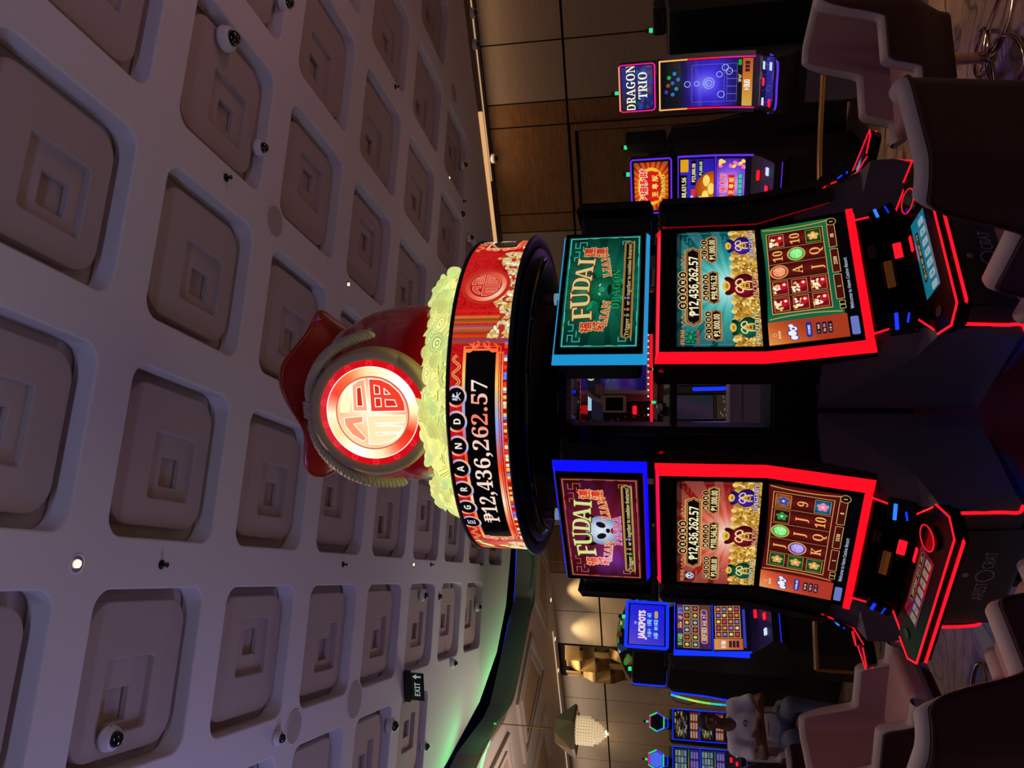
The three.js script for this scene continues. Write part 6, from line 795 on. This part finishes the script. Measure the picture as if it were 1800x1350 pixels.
{ // what shows through the gap between the two front machines
  const g = thing('slot_machine', 'tall gold framed slot machine with curved gold lettered top, seen through the gap', 'slot machine', [0.2, 0, -9.0], 0);
  const arch = new THREE.Shape(); arch.moveTo(-0.42, 2.5); arch.quadraticCurveTo(-0.36, 2.78, 0.15, 2.84); arch.lineTo(0.8, 2.84); arch.lineTo(0.8, 2.5); arch.closePath();
  mesh('crown', extr(arch, 0.08, 0.012), M.goldRim, g); mesh('crown_face', new THREE.ShapeGeometry(arch, 12).translate(-0.06, -2.6, 0).scale(0.9, 0.84, 1).translate(0.06, 2.6, 0.096), std(0x181a34, 0.3), g); mesh('crown_print', new THREE.PlaneGeometry(0.42, 0.23).translate(-0.02, 2.68, 0.1), screenMat(T.gold, 0.7), g);
  mesh('cabinet', rbox(1.2, 2.5, 0.5, 0.02, 0.2, 1.25, -0.2), std(0x8a4a50, 0.5), g); mesh('screen_frame', rbox(0.84, 0.64, 0.06, 0.015, 0.1, 2.27, 0.06), M.goldRim, g); mesh('screen', new THREE.PlaneGeometry(0.74, 0.54).translate(0.1, 2.27, 0.093), screenMat(T.goldScr, 0.9), g);
  mesh('side_screen_frame', rbox(0.2, 0.27, 0.06, 0.012, -0.43, 2.36, 0.1), M.goldRim, g); mesh('side_screen', new THREE.PlaneGeometry(0.15, 0.2).translate(-0.43, 2.36, 0.132), M.deck, g); mesh('red_lamp', rbox(0.1, 0.05, 0.03, 0.008, -0.5, 2.13, 0.08), M.ledRed, g); mesh('red_edge', box(1.5, 0.03, 0.03, 0.1, 1.94, 0.14), M.ledRed, g); mesh('shelf', rbox(1.4, 0.06, 0.3, 0.01, 0.1, 1.9, 0.0), M.goldRim, g);
  for (let i = 0; i < 16; i++) mesh('bulb', new THREE.SphereGeometry(0.011, 8, 6).translate(-0.55 + i * 0.07, 1.975, 0.14), M.coolWhite, g);
  mesh('art_panel', rbox(0.34, 0.14, 0.03, 0.01, -0.45, 2.56, 0.04), std(0x5a6aa0, 0.35), g); mesh('art_panel', rbox(0.12, 0.1, 0.03, 0.01, -0.26, 2.53, 0.1), std(0xa07060, 0.4), g);
  const mk = (x, z, label, led) => { const m = upright({ label, pos: [x, 0, z], yaw: toCam(x, z) + 0.35, top: T.farScr, up: T.farScr, low: T.farPaper, led: M.steel, k: 0.6, tw: 0.12, th: 0.03, w: 0.5, ledw: 0.01, deckLed: M.satin }); mesh('flank_light', bars([[-0.29, 1.5, 0.02], [-0.29, 1.3, 0.05], [-0.29, 1.05, 0.13]], 0.05), led, m); m.scale.set(0.5, 1, 0.5); };
  mk(0.09, -6.75, 'slot machine in the gap with a bright blue edge light', M.ledBlueThin); mk(-0.19, -6.45, 'slot machine in the gap with a pale violet edge light', glow(0x5a50a0, 0.6));
  const sgn = thing('menu_sign', 'small lit sign with number squares seen in the gap', 'sign', [0.14, 1.78, -6.72], -0.1); mesh('board', rbox(0.1, 0.12, 0.02, 0.006), M.coolWhite, sgn); mesh('print', new THREE.PlaneGeometry(0.09, 0.11).translate(0, 0, 0.012), screenMat(T.hit, 0.9), sgn); mesh('stem', cyl(0.01, 0.01, 0.1, 8).translate(0, -0.1, -0.02), M.black, sgn);
  const pc = thing('side_cabinet', 'plain pale grey cabinet side seen low in the gap', 'cabinet', [-0.08, 0, -6.05], 0); mesh('panel', rbox(0.62, 1.28, 0.3, 0.02, 0, 0.64, 0), std(0xa8a2aa, 0.6), pc); mesh('seam', box(0.6, 0.004, 0.302, 0, 1.18, 0), M.satin, pc);
  const lt = thing('light_box', 'tall pale blue light box seen in the gap', 'sign', [-0.4, 0, -9.6], 0); mesh('case', rbox(0.62, 2.96, 0.06, 0.01, 0, 1.48, -0.06), M.satin, lt); mesh('face', new THREE.PlaneGeometry(0.58, 0.34).translate(0, 2.78, -0.027), screenMat(T.lantern, 0.95), lt);
  const fl = thing('flower_screen', 'black screen with gold blossom sprays seen in the gap', 'screen', [-0.62, 0, -9.15], 0.3); mesh('board', rbox(0.62, 2.72, 0.04, 0.01, 0, 1.36, 0), M.black, fl);
  const leaf = new THREE.SphereGeometry(0.02, 6, 4).scale(1, 0.45, 0.3), im = new THREE.InstancedMesh(leaf, M.brass, 260), mt = new THREE.Matrix4(), q = new THREE.Quaternion(); for (let i = 0; i < 260; i++) { q.setFromEuler(new THREE.Euler(0, 0, rnd() * 3)); const b = i % 5; mt.compose(V3(-0.27 + b * 0.12 + 0.1 * (rnd() - 0.5) + 0.04 * Math.sin(i), 1.4 + rnd() * 1.3, 0.03), q, V3(0.6 + rnd(), 0.6 + rnd(), 1)); im.setMatrixAt(i, mt); } im.name = 'blossoms'; im.userData.kind = 'stuff'; fl.add(im); shade(im);
}
// ---------------------------------------------------------------- seated person with folded arms (local +z faces forward)
{
  const p = thing('person', 'person in a white T-shirt seated with folded arms, looking toward the camera', 'person', [-3.47, 0, -8.1], 0.62);
  const skin = std(0x7a5444, 0.55), shirt = new THREE.MeshPhysicalMaterial({ color: 0xdcdeea, roughness: 0.85 }), pants = std(0x59637a, 0.85), hairM = std(0x0c0a0b, 0.6), shoe = std(0x1a1a1e, 0.5);
  const smin = (a, b, k) => { const h = Math.max(0, Math.min(1, 0.5 + 0.5 * (b - a) / k)); return b * (1 - h) + a * h - k * h * (1 - h); };
  const cap = (P, a, b, ra, rb) => { const bx = b[0] - a[0], by = b[1] - a[1], bz = b[2] - a[2], px = P[0] - a[0], py = P[1] - a[1], pz = P[2] - a[2]; const t = Math.max(0, Math.min(1, (px * bx + py * by + pz * bz) / (bx * bx + by * by + bz * bz + 1e-9))); return Math.hypot(px - bx * t, py - by * t, pz - bz * t) - (ra + (rb - ra) * t); };
  const ell = (P, c, r) => { const k = Math.hypot((P[0] - c[0]) / r[0], (P[1] - c[1]) / r[1], (P[2] - c[2]) / r[2]); return (k - 1) * Math.min(...r); };
  function field(list, k) { return (P) => { let d = 9; for (const f of list) d = smin(d, f(P), k); return d; }; }
  function march(name, f, c, half, res, mat, parent) {
    const mc = new MarchingCubes(res, mat, false, false, 400000); mc.isolation = 0; const h = half;
    for (let z = 0; z < res; z++) for (let y = 0; y < res; y++) for (let x = 0; x < res; x++) mc.field[x + y * res + z * res * res] = -f([c[0] + (x / res * 2 - 1) * h, c[1] + (y / res * 2 - 1) * h, c[2] + (z / res * 2 - 1) * h]);
    mc.update(); const n = mc.count, g = new THREE.BufferGeometry(); g.setAttribute('position', new THREE.BufferAttribute(mc.positionArray.slice(0, n * 3), 3)); g.setAttribute('normal', new THREE.BufferAttribute(mc.normalArray.slice(0, n * 3), 3));
    g.scale(h, h, h); g.translate(...c); g.deleteAttribute('normal'); const w = mergeVertices(g, 1e-4); w.computeVertexNormals(); w.setAttribute('uv', new THREE.Float32BufferAttribute(new Float32Array(w.attributes.position.count * 2), 2)); return mesh(name, w, mat, parent);
  }
  const J = { hip: [0, 0.6, 0], chest: [0, 0.98, -0.03], neck: [0.0, 1.13, -0.02], sL: [0.2, 1.08, -0.03], sR: [-0.2, 1.08, -0.03], eL: [0.27, 0.82, 0.1], eR: [-0.27, 0.82, 0.1], wL: [-0.06, 0.88, 0.22], wR: [0.08, 0.84, 0.2] };
  // body: bare skin under the clothes (neck, arms, hands)
  const hand = (w, dir) => { const out = [(P) => ell(P, [w[0] + dir * 0.05, w[1] + 0.005, w[2] + 0.0], [0.05, 0.04, 0.022])]; for (let i = 0; i < 4; i++) { const b = [w[0] + dir * 0.085, w[1] + 0.03 - i * 0.02, w[2] + 0.004], e = [w[0] + dir * (0.15 - Math.abs(i - 1) * 0.01), w[1] + 0.028 - i * 0.021, w[2] - 0.015]; out.push((P) => cap(P, b, e, 0.0095, 0.008)); } out.push((P) => cap(P, [w[0] + dir * 0.03, w[1] + 0.03, w[2] + 0.01], [w[0] + dir * 0.075, w[1] + 0.06, w[2] + 0.008], 0.011, 0.009)); return out; };
  const bare = field([(P) => cap(P, [0, 1.08, -0.02], [0.01, 1.22, 0.0], 0.062, 0.055), (P) => cap(P, J.sL, J.eL, 0.05, 0.042), (P) => cap(P, J.eL, J.wL, 0.042, 0.028), (P) => cap(P, J.sR, J.eR, 0.05, 0.042), (P) => cap(P, J.eR, J.wR, 0.042, 0.028), ...hand(J.wL, -1), ...hand(J.wR, 1)], 0.018);
  march('body', bare, [0, 0.98, 0.05], 0.36, 72, skin, p);
  // head with face, as part of the body figure
  const hc = [0.015, 1.325, 0.02];
  const head = field([(P) => ell(P, hc, [0.076, 0.105, 0.092]), (P) => ell(P, [hc[0], hc[1] - 0.06, hc[2] + 0.02], [0.056, 0.062, 0.066]), (P) => cap(P, [hc[0], hc[1] + 0.005, hc[2] + 0.088], [hc[0], hc[1] - 0.03, hc[2] + 0.104], 0.009, 0.015), (P) => ell(P, [hc[0], hc[1] - 0.062, hc[2] + 0.084], [0.026, 0.009, 0.012]), (P) => ell(P, [hc[0] + 0.078, hc[1] - 0.01, hc[2]], [0.012, 0.03, 0.018]), (P) => ell(P, [hc[0] - 0.078, hc[1] - 0.01, hc[2]], [0.012, 0.03, 0.018]), (P) => ell(P, [hc[0], hc[1] + 0.03, hc[2] + 0.08], [0.05, 0.012, 0.014])], 0.016);
  march('head', head, hc, 0.16, 60, skin, p);
  for (const s of [-1, 1]) { mesh('eye', new THREE.SphereGeometry(0.011, 12, 8).scale(1.2, 0.7, 0.6).translate(hc[0] + s * 0.032, hc[1] + 0.008, hc[2] + 0.086), std(0x120c0a, 0.2), p); mesh('eyebrow', tube([[hc[0] + s * 0.016, hc[1] + 0.032, hc[2] + 0.094], [hc[0] + s * 0.034, hc[1] + 0.036, hc[2] + 0.088], [hc[0] + s * 0.052, hc[1] + 0.03, hc[2] + 0.076]], 0.004, 8, 5), hairM, p); }
  mesh('lips', new THREE.SphereGeometry(0.02, 12, 6).scale(1, 0.28, 0.3).translate(hc[0], hc[1] - 0.064, hc[2] + 0.094), std(0x6a3434, 0.5), p);
  const hair = field([(P) => { const d = ell(P, [hc[0], hc[1] + 0.025, hc[2] - 0.012], [0.086, 0.104, 0.1]); const cut = Math.max((hc[1] + 0.045) - P[1] + (P[2] - hc[2] < 0.02 ? -0.06 : 0), 0); return Math.max(d, cut); }], 0.01);
  march('hair', hair, hc, 0.17, 56, hairM, p);
  // shirt: torso and short sleeves
  const tee = field([(P) => ell(P, [0, 0.95, -0.03], [0.175, 0.2, 0.115]), (P) => ell(P, [0, 0.72, 0.0], [0.165, 0.18, 0.125]), (P) => cap(P, [0.09, 1.09, -0.03], [0.2, 1.075, -0.03], 0.066, 0.068), (P) => cap(P, [-0.09, 1.09, -0.03], [-0.2, 1.075, -0.03], 0.066, 0.068), (P) => cap(P, J.sL, [0.245, 0.93, 0.035], 0.066, 0.07), (P) => cap(P, J.sR, [-0.245, 0.93, 0.035], 0.066, 0.07)], 0.05);
  const tee2 = (P) => Math.max(tee(P), -ell(P, [0.005, 1.165, 0.04], [0.07, 0.1, 0.12]));
  march('t_shirt', tee2, [0, 0.86, -0.01], 0.36, 80, shirt, p);
  // printed marks on the shirt
  const mark = std(0x1c1c24, 0.8), band = (x0, y, n) => { for (let i = 0; i < n; i++) { const a = 0.012; mesh('print_mark', rbox(0.014, a * (0.7 + 0.6 * rnd()), 0.004, 0.0015, x0 + i * 0.022, y + 0.004 * (rnd() - 0.5), 0.128 - Math.abs(x0 + i * 0.022) * 0.12), mark, p); } };
  band(-0.075, 0.765, 6); mesh('print_emblem', new THREE.TorusGeometry(0.02, 0.005, 6, 16).scale(1.3, 0.7, 0.5).translate(0.015, 0.985, 0.083), mark, p);
  // trousers and shoes
  const leg = (s) => [(P) => cap(P, [s * 0.1, 0.58, 0.02], [s * 0.15, 0.58, 0.42], 0.095, 0.068), (P) => cap(P, [s * 0.15, 0.58, 0.42], [s * 0.13, 0.14, 0.44], 0.066, 0.05)];
  march('trousers', field([...leg(1), ...leg(-1), (P) => ell(P, [0, 0.6, 0], [0.17, 0.11, 0.13])], 0.04), [0, 0.38, 0.2], 0.42, 70, pants, p);
  for (const s of [-1, 1]) mesh('shoe', rbox(0.09, 0.09, 0.26, 0.04, s * 0.13, 0.075, 0.5), shoe, p);
}
{ // the seat the person uses
  const c = dup(chair0, 'tub chair that the person in the white T-shirt sits on', [-3.54, 0.0, -8.21], 0.62); c.scale.y = 1.02;
}
renderer.render(scene, camera);
